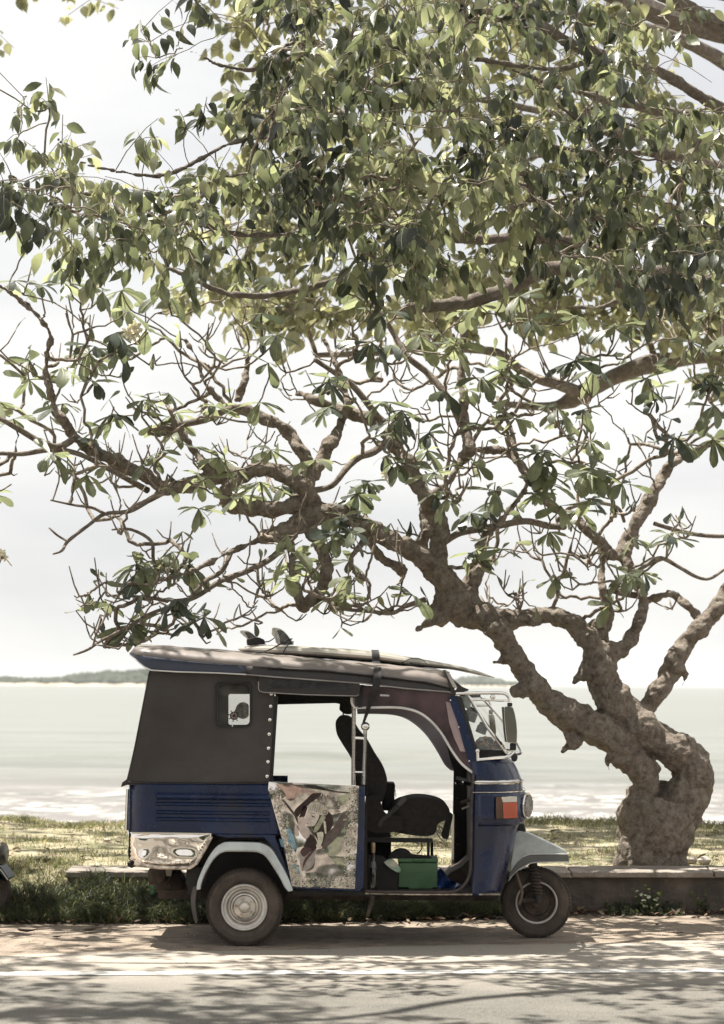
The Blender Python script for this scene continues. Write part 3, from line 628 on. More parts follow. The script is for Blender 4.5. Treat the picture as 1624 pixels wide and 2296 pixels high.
for x, Y in ((640, YS0 - .01), (662, YS1 - .01), (640, YS1 + .2)):
    b = B(); b.prism(L2((x - 8, 1372), (x + 9, 1372), (x + 7, 1690), (x - 10, 1690)), Y - .01, Y + .012); b.make('seat_leg', BLACK, tuk)
b = B(); b.prism(L2((262, 1300), (400, 1310), (410, 1345), (262, 1345)), YS0, YS1); b.make('seat_rail', DARKIN, tuk)
b = B(); b.prism(L2((262, 1375), (410, 1375), (410, 1690), (262, 1690)), YC + .08, YF - .12); b.make('engine_cover', DARKIN, tuk)
# handlebar end, levers and loose cables by the cushion
b = B(); b.prism(smoothpoly(L2((755, 1195), (785, 1195), (790, 1225), (772, 1300), (765, 1350), (735, 1352), (722, 1330), (745, 1260)), 2), YC - .1, YC + .0); b.make('hanging_handset', BLACK, tuk, bevel=.01)
b = B(); b.tube([P(x, y, YC - .05) for x, y in spline(L2((680, 1290), (700, 1330), (730, 1366), (756, 1355), (762, 1300)), 4)], .003, n=5); b.tube([P(x, y, YC) for x, y in spline(L2((690, 1300), (720, 1320), (700, 1270), (735, 1300)), 4)], .003, n=5); b.make('loose_wire', mat('pale_wire', (.4, .36, .32), .6), tuk, kind='stuff')
b = B(); b.tube([P(x, y, YC) for x, y in spline(L2((598, 1380), (600, 1410), (585, 1435), (570, 1445)), 4)], .004, n=5); b.make('loose_wire', BLACK, tuk)
b = B(); b.tube([P(x, y, YC - .2) for x, y in L2((890, 1000), (862, 1005), (850, 1015))], .008, n=6); hb = b.make('brake_lever', CHROME, tuk)
b = B(); b.tube([P(*r2(840, 1130), YC - .25), P(*r2(898, 1112), YC - .25)], .011, n=8); b.make('handlebar', RUST, tuk)
b = B(); b.tube([P(*r2(848, 1170), YC - .2), P(*r2(898, 1152), YC - .2)], .008, n=8); b.make('handlebar', WORNCHROME, tuk)
for x, y in ((822, 1106), (822, 1388), (812, 1010)):
    b = B(); b.ball(P(*r2(x, y), YF - .135), .008, 8); b.make('bolt_head', CHROME, tuk)
# steering column + handlebar proper
b = B(); ct = P(*r2(930, 1010), YC); b.tube([ct, P(*r2(985, 1500), YC)], .03, n=12); b.make('steering_column', BLACK, tuk)
b = B(); b.tube([ct + Vector((-.10, -.36, .02)), ct + Vector((-.02, -.2, .0)), ct, ct + Vector((-.02, .2, 0)), ct + Vector((-.10, .36, .02))], .013, n=8); b.make('handlebar', BLACK, tuk)

# chassis, axle and mud flap
b = B(); z0, z1 = zfl - .075, zfl - .022
for Y in (YC - .28, YC + .24): b.box((P(*r1(250, 1500), YN).x, Y, z0), (P(*r2(1090, 1690), YA).x, Y + .05, z1))
b.make('chassis_rail', RUST, tuk, kind='stuff')
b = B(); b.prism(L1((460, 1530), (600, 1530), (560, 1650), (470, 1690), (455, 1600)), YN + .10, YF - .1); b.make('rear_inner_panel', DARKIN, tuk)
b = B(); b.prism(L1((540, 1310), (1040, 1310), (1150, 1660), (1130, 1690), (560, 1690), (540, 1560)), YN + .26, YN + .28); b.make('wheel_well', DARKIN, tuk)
b = B(); b.prism(smoothpoly(L1((500, 1650), (522, 1655), (512, 1740), (520, 1820), (524, 1868), (512, 1876), (492, 1800), (484, 1720)), 2), YN + .05, YN + .20); b.make('mud_flap', mat('grey_mudflap', (.10, .09, .08), .8), tuk)
b = B(); b.lathe([(.001, 0), (.07, .0), (.085, .01), (.085, .3), (.07, .31), (.001, .31)], P(*r1(350, 1640), YC - .1), (0, 1, 0), 24); b.make('silencer', RUST, tuk)
b = B(); b.lathe([(.02, 0), (.06, .02), (.06, .1), (.075, .1), (.075, .16), (.06, .17), (.06, .3)], P(*r1(265, 1575), YC - .2), (.3, 1, 0), 16, cap=True); b.make('engine_block', RUST, tuk)
b = B(); b.prism(L1((325, 1535), (372, 1535), (362, 1585), (335, 1585)), YC - .3, YC - .28); b.make('engine_bracket', mat('pale_bracket', (.3, .26, .22), .6), tuk)

# fenders: arch over the rear wheels
AO = [(524, 1668), (530, 1620), (556, 1550), (596, 1470), (640, 1410), (680, 1383), (720, 1375), (880, 1378), (935, 1388), (985, 1420), (1030, 1490), (1075, 1570), (1105, 1640), (1115, 1674)]
AI = [(546, 1662), (552, 1625), (578, 1560), (615, 1495), (655, 1450), (690, 1432), (725, 1428), (870, 1430), (915, 1438), (955, 1465), (1000, 1530), (1040, 1595), (1068, 1650), (1090, 1676)]
for side in (0, 1):
    f = (lambda b_, n_, m_, **k: b_.make(n_, m_, tuk, **k)) if not side else (lambda b_, n_, m_, **k: mirror_make(b_, n_, m_, **k))
    o = spline(L1(*AO), 3); i_ = spline(L1(*AI), 3); rg = []
    mid = [((a[0] * .45 + c[0] * .55), (a[1] * .45 + c[1] * .55)) for a, c in zip(o, i_)]
    rg.append([P(*q, YN) + Vector((0, .22, 0)) for q in o]); rg.append([P(*q, YN) for q in o]); rg.append([P(*q, YN) + Vector((0, -.020, 0)) for q in o])
    rg.append([P(*q, YN) + Vector((0, -.034, 0)) for q in mid]); rg.append([P(*q, YN) + Vector((0, -.036, 0)) for q in [((a[0] * .35 + c[0] * .65), (a[1] * .35 + c[1] * .65)) for a, c in zip(mid, i_)]])
    rg.append([P(*q, YN) + Vector((0, -.026, 0)) for q in i_]); rg.append([P(*q, YN) + Vector((0, .0, 0)) for q in i_])
    b = B(); b.rings(rg, closed=False); f(b, 'rear_fender', GREY, solid=.005)
# wheels
def wheel(name, c, R0, w, rear, sgn):
    """c: centre; sgn -1: outer face toward the camera"""
    root = B(); k = R0
    prof = [(k * .62, -w * .30), (k * .66, -w * .42), (k * .74, -w * .50), (k * .80, -w * .505), (k * .815, -w * .49), (k * .83, -w * .50), (k * .90, -w * .46), (k * .955, -w * .38)]
    prof2 = prof + [(k * .985, -w * .30), (k * .992, -w * .1), (k * .992, w * .1), (k * .985, w * .30)] + [(r, -h) for r, h in reversed(prof)]
    root.lathe(prof2, c, (0, -sgn, 0), 64); ty = root.make('tyre', TYRE, None, angle=60)
    return ty
def add_wheel(c, R0, w, sgn, rear=True, name='wheel'):
    e = bpy.data.objects.new(name, None); C.objects.link(e); e.parent = tuk; e.location = Vector(c) - tuk.location; e.empty_display_size = .1
    k = R0; ax = (0, -sgn, 0)
    prof = [(k * .60, -w * .28), (k * .63, -w * .40), (k * .70, -w * .47), (k * .78, -w * .50), (k * .80, -w * .485), (k * .82, -w * .50), (k * .90, -w * .46), (k * .955, -w * .38)]
    prof = prof + [(k * .985, -w * .30), (k * .975, -w * .1), (k * .985, -w * .08), (k * .985, w * .08), (k * .975, w * .1), (k * .985, w * .30)] + [(r, -h) for r, h in reversed(prof)]
    b = B(); b.lathe(prof, c, ax, 72); b.make('tyre', TYRE, e, angle=50)
    b = B(); c = Vector(c)
    for i in range(56):
        q = 2 * math.pi * i / 56
        for h in (-w * .40, w * .40, -w * .19, w * .19):
            qq = q + (.05 if abs(h) < w * .3 else 0); rr = k * (.952 if abs(h) > w * .3 else .984)
            p = c + Vector((math.cos(qq) * rr, h, math.sin(qq) * rr)); t = Vector((-math.sin(qq), 0, math.cos(qq))); n_ = Vector((math.cos(qq), 0, math.sin(qq)))
            a = Vector((0, 1, 0)); hx, hy, hz = k * .036, w * .08, k * .014
            b.add([p + t * sx * hx + a * sy * hy + n_ * sz * hz for sx in (-1, 1) for sy in (-1, 1) for sz in (-1, 1)], [[0, 1, 3, 2], [4, 6, 7, 5], [0, 4, 5, 1], [2, 3, 7, 6], [0, 2, 6, 4], [1, 5, 7, 3]])
    b.make('tread_blocks', TREAD, e, kind='stuff', smooth=False)
    if rear:
        b = B(); b.lathe([(k * .60, .02), (k * .60, -w * .36), (k * .575, -w * .42), (k * .555, -w * .42), (k * .535, -w * .36), (k * .52, -w * .28), (k * .50, -w * .26), (k * .475, -w * .26), (k * .455, -w * .20)], c, ax, 56); b.make('rim', RIMW, e, angle=30)
        b = B(); b.lathe([(k * .455, -w * .20), (k * .42, -w * .10), (k * .39, -w * .10), (k * .345, -w * .23), (k * .315, -w * .245), (k * .30, -w * .20), (k * .28, -w * .17), (k * .14, -w * .20), (k * .001, -w * .20)], c, ax, 56); b.make('wheel_disc', RIM, e, angle=30)
        b = B(); b.lathe([(k * .155, -w * .18), (k * .15, -w * .26), (k * .12, -w * .33), (k * .07, -w * .37), (k * .001, -w * .38)], c, ax, 28); b.make('hub_cap', mat('hub_cap_paint', (.60, .55, .48), .38, .5), e)
        for i in range(5):
            q = 2 * math.pi * i / 5 + .55; p = c + Vector((math.cos(q) * k * .225, sgn * w * .21, math.sin(q) * k * .225))
            b = B(); b.lathe([(.013, .0), (.013, -.003), (.008, -.003), (.008, -.012), (.001, -.012)], p, ax, 6); b.make('wheel_nut', WORNCHROME, e, smooth=False)
    else:
        b = B(); b.lathe([(k * .60, .03), (k * .60, -w * .34), (k * .575, -w * .38), (k * .55, -w * .34), (k * .545, -w * .1)], c, ax, 56); b.make('rim', RIMW, e, angle=30)
        b = B(); b.lathe([(k * .545, -w * .12), (k * .50, w * .0), (k * .40, w * .02), (k * .36, -w * .12), (k * .15, -w * .14), (k * .13, -w * .3), (k * .001, -w * .3)], c, ax, 40); b.make('brake_drum', RUST, e, angle=30)
    return e
rc = P(*r1(815, 1770), 14.0); Rr = (2118 - 1945) / 2 / (F / 14.0)
add_wheel((rc.x, 14.08, Rr - .004), Rr, .155, -1); add_wheel((rc.x, 2 * YC - 14.08, Rr - .004), Rr, .155, 1)
b = B(); b.tube([(rc.x, 14.14, Rr), (rc.x, 2 * YC - 14.14, Rr)], .035, n=10); b.make('rear_axle', RUST, tuk)
fc = P(*r2(1312, 1727), 14.55); Rf = 157 / 2 / (F / 14.55)
fw = add_wheel((fc.x, YC - .0, Rf - .003), Rf, .115, -1, rear=False)
# front suspension, on the near side of the wheel
ys = YC - .10
b = B()
for k in range(9):
    t = k / 8; b.lathe([(.030, -.008), (.042, 0), (.030, .008)], P(*r2(1292 + 20 * t, 1525 + 165 * t), ys), (.1, 0, 1), 16)
b.make('suspension_spring', RUST, fw, kind='stuff')
b = B(); b.tube([P(*r2(1288, 1500), ys), P(*r2(1318, 1740), ys)], .026, n=12); b.make('shock_absorber', BLACK, fw)
b = B(); b.tube([P(x, y, ys - .01) for x, y in spline(L2((1182, 1545), (1195, 1600), (1215, 1660), (1218, 1700), (1200, 1760)), 3)], .010, n=8); b.make('brake_hose', mat('dusty_hose', (.16, .12, .09), .9), fw)
b = B(); b.tube([P(*r2(1210, 1735), ys), P(*r2(1318, 1735), ys)], .018, n=8); b.make('trailing_arm', RUST, fw)
# front fender
FO = [(1140, 1600), (1150, 1500), (1165, 1400), (1180, 1320), (1196, 1303), (1245, 1314), (1315, 1345), (1390, 1380), (1450, 1408), (1492, 1430), (1502, 1445), (1512, 1498), (1440, 1500), (1340, 1500), (1290, 1502), (1250, 1515), (1200, 1545), (1160, 1585), (1135, 1622)]
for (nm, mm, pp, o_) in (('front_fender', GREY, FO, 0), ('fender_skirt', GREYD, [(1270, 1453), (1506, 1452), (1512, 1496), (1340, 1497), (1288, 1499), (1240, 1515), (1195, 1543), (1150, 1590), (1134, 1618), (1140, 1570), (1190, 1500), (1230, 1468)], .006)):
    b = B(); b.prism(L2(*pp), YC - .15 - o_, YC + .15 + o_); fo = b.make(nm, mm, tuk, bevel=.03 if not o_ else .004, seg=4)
b = B(); b.tube([P(x, y, YC - .158) for x, y in spline(L2((1225, 1466), (1262, 1450), (1300, 1448), (1400, 1447), (1506, 1449)), 3)], .004, n=6); b.make('fender_trim', PIPE, tuk)
b = B(); b.tube([P(x, y, YC - .157) for x, y in spline(L2((1200, 1543), (1250, 1515), (1290, 1501), (1400, 1497), (1512, 1497)), 3)], .0035, n=6); b.make('fender_trim', PIPE, tuk)
b = B(); b.prism(L2((1195, 1255), (1225, 1240), (1245, 1300), (1240, 1318), (1190, 1318)), YC - .12, YC + .12); b.make('steering_boot', BLACK, tuk, bevel=.01)
b = B(); b.prism(L2((1128, 1260), (1175, 1262), (1165, 1380), (1140, 1500), (1108, 1620), (1080, 1620), (1098, 1480), (1115, 1380)), YC - .36, YC - .2); b.make('cowl_inner_well', mat('dark_brown_well', (.045, .030, .028), .6, 0, .3, 8), tuk, bevel=.01)  # dark brown strip down the front edge of the cowl
# stand / strap hanging below the sill
b = B(); b.tube([P(x, y, YA + .04) for x, y in spline(L2((295, 1690), (290, 1740), (275, 1790), (258, 1840)), 3)], [.016] * 6 + [.012] * 3 + [.006], n=8); b.make('side_stand', RUST, tuk)
b = B(); b.prism(L2((250, 1690), (380, 1694), (380, 1702), (262, 1712)), YA + .02, YA + .08); b.make('side_step', RUST, tuk)
# ornaments hung in the windscreen
for x, y, s in ((240, 455, .042), (370, 612, .034)):
    b = B(); c = P(*r7(x, y), YA + .12); b.lathe([(s * .8, -s), (s, -s * .9), (s, s * .3), (s * .8, s * .5), (s * .8, s), (s * .5, s * 1.1)], c, (.35, 0, .95), 14, cap=True); b.make('cup_holder', mat('blue_black_plastic', (.025, .03, .045), .25, 0, .3, 20, coat=.4), tuk)
b = B()
orn = [mat('orn_red', (.16, .02, .03), .6), mat('orn_cream', (.5, .46, .36), .6), mat('orn_green', (.06, .09, .04), .6), mat('orn_purple', (.05, .03, .04), .6), mat('orn_gold', (.35, .2, .05), .5)]
for k in range(170):
    t = R.random(); x = 300 + 310 * t; y = 850 - R.random() * 150 * (1 - abs(t - .35)); b.mi = R.choice([0, 1, 2, 3, 3, 4, 0])
    b.ball(P(*r7(x, y), YC - .35 + R.uniform(0, .3)), R.uniform(.006, .017), 6, (1, .8, R.uniform(.6, 1.3)))
g = b.make('dashboard_garland', orn, tuk, kind='stuff')
b = B()
for k in range(26): b.ball(P(*r7(160 + R.random() * 60, 250 + R.random() * 110), YA + .10), R.uniform(.012, .022), 6)
b.make('hanging_cloth', mat('pale_teal_cloth', (.48, .54, .48), .8), tuk, kind='stuff')

# ------------------------------------------------------------------ things carried
XR = lambda v: v
bd = thing('surfboard', 'cream surfboard strapped fins up on the roof of the blue three-wheeler', 'surfboard', tuple(P(*r1(1200, 215), YC)))
TOP = [(778, 178), (790, 168), (810, 161), (860, 155), (950, 152), (1100, 156), (1300, 166), (1615, 188), (1835, 225), (2055, 265), (2140, 282), (2215, 300), (2300, 328), (2362, 355)]
BOT = [(778, 182), (792, 192), (830, 204), (900, 215), (1000, 220), (1100, 225), (1300, 238), (1615, 262), (1835, 286), (2055, 302), (2140, 314), (2215, 330), (2300, 347), (2364, 359)]
sx = 252.3; wl = [.01, .05, .085, .13, .17, .205, .24, .255, .24, .19, .16, .12, .07, .008]
YB = YC - .08; rows = []
for (xt, yt), (xb2, yb2), hw in zip(spline(TOP, 3), spline(BOT, 3), [v[0] for v in spline([(q,) for q in wl], 3)]):
    pt_, pb = P(*r1(xt, yt), YB - hw * .6), P(*r1(xb2, yb2), YB - hw * .6); X = (pt_.x + pb.x) / 2; zc = (pt_.z + pb.z) / 2; h = max(.003, (pt_.z - pb.z) / 2); hw = max(.004, hw)
    rows.append([Vector((X, YB + math.copysign(abs(math.cos(q)) ** .75, math.cos(q)) * hw, zc + math.copysign(abs(math.sin(q)) ** .8, math.sin(q)) * h)) for q in [2 * math.pi * i / 20 for i in range(20)]])
BOARD = mat('surfboard_resin', (.42, .39, .335), .25, 0, .05, 3, coat=.4)
b = B(); b.rings(rows); deck = b.make('board', BOARD, bd)
def rf(x, y): return ((940 + x * .1601) / 1.784, (2490 + y * .1601) / 1.784)
FC = mat('fin_honeycomb_cream', (.50, .48, .40), .4, 0, .12, 60); FD = mat('fin_dark', (.085, .08, .075), .45, 0, .3, 50)
b = B(); b.prism([rf(*q) for q in smoothpoly([(128, 250), (140, 205), (210, 198), (300, 205), (400, 245), (480, 310), (560, 385), (600, 400), (600, 560), (305, 570), (298, 400), (240, 360), (180, 300)], 2)], YB - .06, YB - .048); f1 = b.make('fin', FC, bd)
b = B(); b.prism([rf(*q) for q in [(245, 255), (280, 235), (350, 240), (430, 280), (540, 375), (330, 405), (300, 330)]], YB - .062, YB - .046); b.make('fin_inlay', FD, f1)
b = B(); b.prism([rf(*q) for q in [(300, 425), (540, 378), (620, 395), (720, 440), (748, 520), (800, 548), (310, 568)]], YB - .066, YB - .042); b.make('fin_base', DARKIN, f1, bevel=.003)
b = B(); b.prism([rf(*q) for q in smoothpoly([(925, 190), (935, 140), (1000, 128), (1120, 150), (1230, 220), (1320, 320), (1400, 430), (1468, 555), (1070, 555), (1010, 420), (975, 360), (925, 300), (920, 255), (955, 235)], 2)], YB - .16, YB - .148); f2 = b.make('fin', FC, bd)
b = B(); b.prism([rf(*q) for q in [(1045, 205), (1090, 185), (1180, 200), (1290, 290), (1390, 430), (1465, 552), (1130, 552), (1120, 400), (1090, 290)]], YB - .162, YB - .146); b.make('fin_inlay', FD, f2)
b = B()
for k in range(6): b.prism([rf(*q) for q in [(1120 + k * 5, 400 + k * 22), (1230 + k * 22, 270 + k * 38), (1236 + k * 22, 276 + k * 38), (1124 + k * 5, 408 + k * 22)]], YB - .1645, YB - .1622)
for k in range(7): b.prism([rf(*q) for q in [(985 + k * 12, 150 + k * 60), (1000 + k * 12, 150 + k * 60), (1010 + k * 14, 240 + k * 50), (1003 + k * 14, 240 + k * 50)]], YB - .1632, YB - .1612)
b.make('fin_lines', mat('fin_line', (.2, .19, .16), .5), f2, kind='stuff', smooth=False)
def fcp(v):  return v
b = B(); b.prism([rf(*q) for q in smoothpoly([(925, 190), (935, 140), (1000, 128), (1120, 150), (1230, 220), (1320, 320), (1400, 430), (1468, 555), (1070, 555), (1010, 420), (975, 360), (925, 300)], 2)], YB + .14, YB + .152); f3 = b.make('fin', FC, bd)
# brand mark on the board: outlined arc with scribble
def rl(x, y): return ((1580 + x * .11084) / 1.784, (2600 + y * .11084) / 1.784)
LY = YB - .25
b = B(); b.tube([P(*rl(x, y), LY - .004 + .02 * max(0, (560 - y) / 270)) for x, y in spline([(230, 540), (260, 480), (370, 400), (520, 330), (660, 298), (780, 290), (880, 305), (1000, 360), (1110, 450), (1170, 530), (1175, 590)], 4)], .0025, n=6)
for (x0, y0, x1, y1) in ((340, 465, 480, 510), (480, 510, 640, 560), (530, 450, 640, 480), (620, 500, 760, 560), (700, 480, 800, 560), (760, 560, 900, 590), (820, 520, 870, 500), (850, 490, 840, 540), (930, 570, 1030, 540), (640, 540, 800, 590), (560, 540, 700, 580)):
    b.tube([P(*rl(x0, y0), LY - .006), P(*rl((x0 + x1) / 2, (y0 + y1) / 2 + 6), LY - .008), P(*rl(x1, y1), LY - .006)], [.002, .0045, .002], n=5)
b.make('board_logo', mat('logo_black', (.012, .012, .014), .5), bd, kind='stuff')
# straps and leash
b = B(); sp = [P(*r2(312, 186), YB + .1), P(*r2(310, 188), YB - .1), P(*r2(312, 200), YB - .24), P(*r2(318, 262), YB - .268), P(*r2(322, 276), YC - .42), P(*r2(324, 288), YC - .56), P(*r2(326, 312), YC - .68), P(*r2(326, 345), YC - .735), P(*r2(318, 400), YC - .74), P(*r2(306, 440), YC - .735), P(*r2(280, 510), YN - .01), P(*r2(255, 590), YA), P(*r2(232, 655), YA + .02)]
pts = [Vector(v) for v in spline([tuple(v) for v in sp], 4)]; rg = []
for i, p_ in enumerate(pts):
    t_ = i / (len(pts) - 1); hw_ = (.0235 if t_ < .72 else .0235 - (t_ - .72) * .065); rg.append([p_ + Vector((-hw_, -.002, 0)), p_ + Vector((hw_, -.002, 0)), p_ + Vector((hw_, .002, .002)), p_ + Vector((-hw_, .002, .002))])
b.rings(rg); s_ = b.make('tie_down_strap', mat('black_webbing', (.018, .016, .016), .75, 0, .2, 60, .3, 300), None); props(s_, 'flat black webbing strap holding the surfboard down over the cab', 'strap')
b = B(); 
b.tube([P(*rf(x, y), Y) for x, y, Y in ((1430, 410, YB - .15), (1380, 420, YB - .172), (1250, 470, YB - .18), (1120, 550, YB - .21), (900, 670, YB - .235), (700, 735, YB - .225), (500, 755, YB - .15), (350, 770, YB - .12))], .0045, n=6)
b.tube([P(*rf(x, y), Y) for x, y, Y in ((1465, 480, YB - .15), (1350, 530, YB - .175), (1260, 650, YB - .23), (1190, 790, YB - .235))], .0045, n=6)
b.tube([P(*rf(x, y), Y) for x, y, Y in ((740, 490, YB - .06), (850, 475, YB - .08), (930, 430, YB - .11), (995, 380, YB - .147))], .004, n=6)
b.tube([P(*rf(x, y), Y) for x, y, Y in ((545, 380, YB - .067), (620, 395, YB - .068), (720, 440, YB - .068), (745, 500, YB - .067))], .0045, n=6)
lc = b.make('leash_cord', mat('cord_black', (.016, .018, .018), .6), None); props(lc, 'thin black cord wound round the surfboard fins', 'cord')
b = B(); b.prism([rf(*q) for q in [(165, 700), (345, 700), (600, 780), (1440, 840), (1440, 870), (900, 810), (300, 790), (170, 770)]], YB - .2, YB + .2); pd = b.make('board_pad', mat('pad_mauve', (.07, .05, .05), .8), None); props(pd, 'dark foam pad lying between the surfboard and the roof', 'pad')
# bottle, green box, rag, blue sheet, cap
def r6(x, y): return ((1400 + x * .43103) / 1.784, (3100 + y * .43103) / 1.784)
bt = thing('bottle', 'dark glass bottle with a gold cap standing at the cab doorway', 'bottle', tuple(P(*r6(215, 1060), YA + .06)))
c0 = P(*r6(215, 1062), YA + .06); s_ = .43103 / 1.784 / (F / (YA + .06)); hh = lambda y: (1062 - y) * s_
BOTM = mat('dark_bottle_glass', (.022, .016, .012), .12, 0, .2, 10, coat=.6)
b = B(); b.lathe([(.001, 0), (32 * s_, 0), (34 * s_, .006), (34 * s_, hh(880)), (28 * s_, hh(860)), (19 * s_, hh(770)), (17 * s_, hh(725)), (17 * s_, hh(700))], c0, (0, 0, 1), 24, cap=True); b.make('glass', BOTM, bt)
b = B(); b.lathe([(18 * s_, hh(728)), (20 * s_, hh(725)), (21 * s_, hh(640)), (19 * s_, hh(636)), (.001, hh(636))], c0, (0, 0, 1), 24); b.make('cap', mat('gold_cap', (.42, .30, .17), .35, .5), bt)
b = B(); b.lathe([(20 * s_ + .0005, hh(790)), (29 * s_, hh(862))], c0, (0, 0, 1), 24); b.make('neck_label', mat('grey_label', (.13, .12, .115), .5), bt)
gb = thing('green_box', 'green plastic battery box standing on the cab floor', 'box', tuple(P(*r2(577, 1668), YC - .3)))
GRN = mat('green_plastic', (.062, .135, .058), .55, 0, .06, 6, .12, 60, dirt=(.045, .10, .05), dscale=6)
Y0, Y1 = YC - .38, YC - .12
b = B(); b.prism(L2((458, 1502), (697, 1502), (697, 1655), (670, 1655), (668, 1664), (520, 1664), (518, 1655), (453, 1655)), Y0, Y1); b.make('box_body', GRN, gb, bevel=.006)
b = B(); b.prism(L2((452, 1476), (699, 1476), (701, 1500), (454, 1500)), Y0 - .006, Y1 + .006); b.make('lid', GRN, gb, bevel=.006)
b = B()
for i in range(9):
    for yy in (1560, 1585): b.prism(L2((500 + i * 20, yy), (512 + i * 20, yy), (512 + i * 20, yy + 3), (500 + i * 20, yy + 3)), Y0 - .002, Y0 + .001)
    b.prism(L2((500 + i * 20, 1560), (503 + i * 20, 1560), (503 + i * 20, 1588), (500 + i * 20, 1588)), Y0 - .002, Y0 + .001)
b.make('embossed_marks', mat('green_emboss', (.045, .14, .05), .6), gb, kind='stuff')
b = B(); b.tube([P(x, y, Y0 - .012) for x, y in spline(L2((540, 1484), (560, 1491), (600, 1492), (625, 1485)), 3)], .004, n=6); b.make('box_handle', mat('green_emboss', (.045, .14, .05), .6), gb)
b = B(); b.prism(smoothpoly(L2((392, 1478), (410, 1455), (445, 1430), (485, 1425), (520, 1438), (548, 1462), (640, 1470), (652, 1476), (520, 1476), (440, 1476)), 3), YC - .36, YC - .16); o = b.make('cap', mat('black_cloth', (.012, .011, .010), .9), None, bevel=.03, seg=3); props(o, 'black cloth cap lying on top of the green box', 'cap')
b = B(); b.prism(smoothpoly(L2((365, 1500), (400, 1482), (430, 1490), (462, 1530), (470, 1550), (455, 1562), (430, 1552), (395, 1530)), 3), YC - .46, YC - .40); o = b.make('rag', mat('white_rag', (.50, .45, .38), .9, 0, .25, 25, col2=(.14, .30, .20)), None, bevel=.02, seg=3, sub=0); props(o, 'crumpled white and green rag hanging beside the green box', 'rag')
b = B(); b.prism(L2((262, 1470), (360, 1480), (452, 1560), (452, 1690), (262, 1690)), YC - .40, YC - .10); o = b.make('battery_case', DARKIN, None, bevel=.008); props(o, 'dark slope-topped case standing between the bottle and the green box', 'case')
rg = []
for i, t in enumerate(np.linspace(0, 1, 12)):
    row = []
    for j, s in enumerate(np.linspace(0, 1, 9)):
        x = 655 + 215 * t; yb3 = interp(x, [655, 700, 760, 870], [1592, 1655, 1682, 1682]); yt3 = interp(x, [655, 720, 760, 870], [1580, 1530, 1600, 1650])
        p_ = P(*r2(x, yt3 + (yb3 - yt3) * s), YC - .36 + .04 * math.sin(i * 1.7 + j * .8) + .12 * (1 - s)); row.append(p_)
    rg.append(row)
b = B(); b.rings(rg, closed=False); o = b.make('blue_plastic_sheet', mat('blue_plastic', (.018, .045, .17), .35, 0, .1, 8), None, solid=.006); props(o, 'crumpled dark blue plastic sheet on the cab floor beside the green box', 'plastic sheet')

# ------------------------------------------------------------------ the other parked vehicle, cut by the left edge
GP = mat('green_paint', (.005, .026, .022), .45, 0, .1, spec=.25)
ov = thing('green_three_wheeler', 'dark green three-wheeler cut off by the left edge, showing headlight and front wheel', 'three-wheeler', (G(-90, 2056).x, 15.6, 0))
def q(x, y, Y=15.35): return P(x, y, Y)
b = B(); cw = Vector((q(-40, 2010).x, 15.45, .185)); ov_c = cw
b.lathe([(.11, -.03), (.13, -.045), (.16, -.052), (.18, -.035), (.187, 0), (.18, .035), (.16, .052), (.13, .045), (.11, .03)], cw, (0, 1, 0), 48); b.make('tyre', TYRE, ov)
b = B(); b.lathe([(.112, -.02), (.10, -.03), (.09, 0), (.03, 0), (.025, -.03), (.001, -.03)], cw, (0, 1, 0), 32); b.make('rim', RIM, ov)
b = B(); b.prism([(-170, 1990), (-120, 1940), (-60, 1926), (-14, 1930), (4, 1948), (18, 1968), (20, 1976), (-8, 1974), (-40, 1972), (-90, 1990), (-130, 2030)], 15.3, 15.6); b.make('front_fender', GP, ov, bevel=.02, seg=3)
b = B(); b.tube([q(x, y, 15.295) for x, y in ((-14, 1936), (4, 1953), (18, 1973))], .004, n=6); b.make('fender_trim', PIPE, ov)
hc = q(5, 1914, 15.3)
b = B(); b.lathe([(.03, -.10), (.06, -.07), (.074, -.02), (.078, 0), (.076, .010), (.068, .012)], hc, (.93, -.36, 0), 36, cap=True); h2 = b.make('headlight', mat('dull_lamp_rim', (.22, .18, .14), .4, .8, .3, 30), ov)
b = B(); b.lathe([(.001, .02), (.04, .018), (.072, .008)], hc, (.93, -.36, 0), 28); b.make('headlight_lens', mat('headlight_glass2', (.14, .14, .12), .1, 0, .3, 20), h2)
b = B(); b.prism([(-150, 1930), (-135, 1900), (-140, 1800), (-160, 1700), (-180, 1650), (-220, 1500), (-360, 1480), (-820, 1480), (-860, 1700), (-880, 1980), (-700, 2000), (-300, 2010), (-160, 1990)], 15.1, 16.2, hole=[(-290, 1540), (-520, 1540), (-520, 1980), (-280, 1960), (-260, 1700)]); b.make('body', GP, ov, bevel=.02)
b = B(); b.prism([(-880, 1485), (-220, 1500), (-190, 1490), (-240, 1440), (-820, 1430)], 15.05, 16.25); b.make('roof', DCANVAS, ov, bevel=.02)
for Y in (15.15, 16.15):
    b = B(); b.lathe([(.12, -.05), (.15, -.07), (.19, -.075), (.215, -.05), (.218, 0), (.215, .05), (.19, .075), (.15, .07), (.12, .05)], (q(-700, 2000).x, Y, .215), (0, 1, 0), 40); wl_ = b.make('tyre', TYRE, ov)
    b = B(); b.lathe([(.12, -.02), (.10, -.04), (.06, -.02), (.001, -.03)], (q(-700, 2000).x, Y, .215), (0, 1, 0), 24); b.make('rim', RIM, ov)

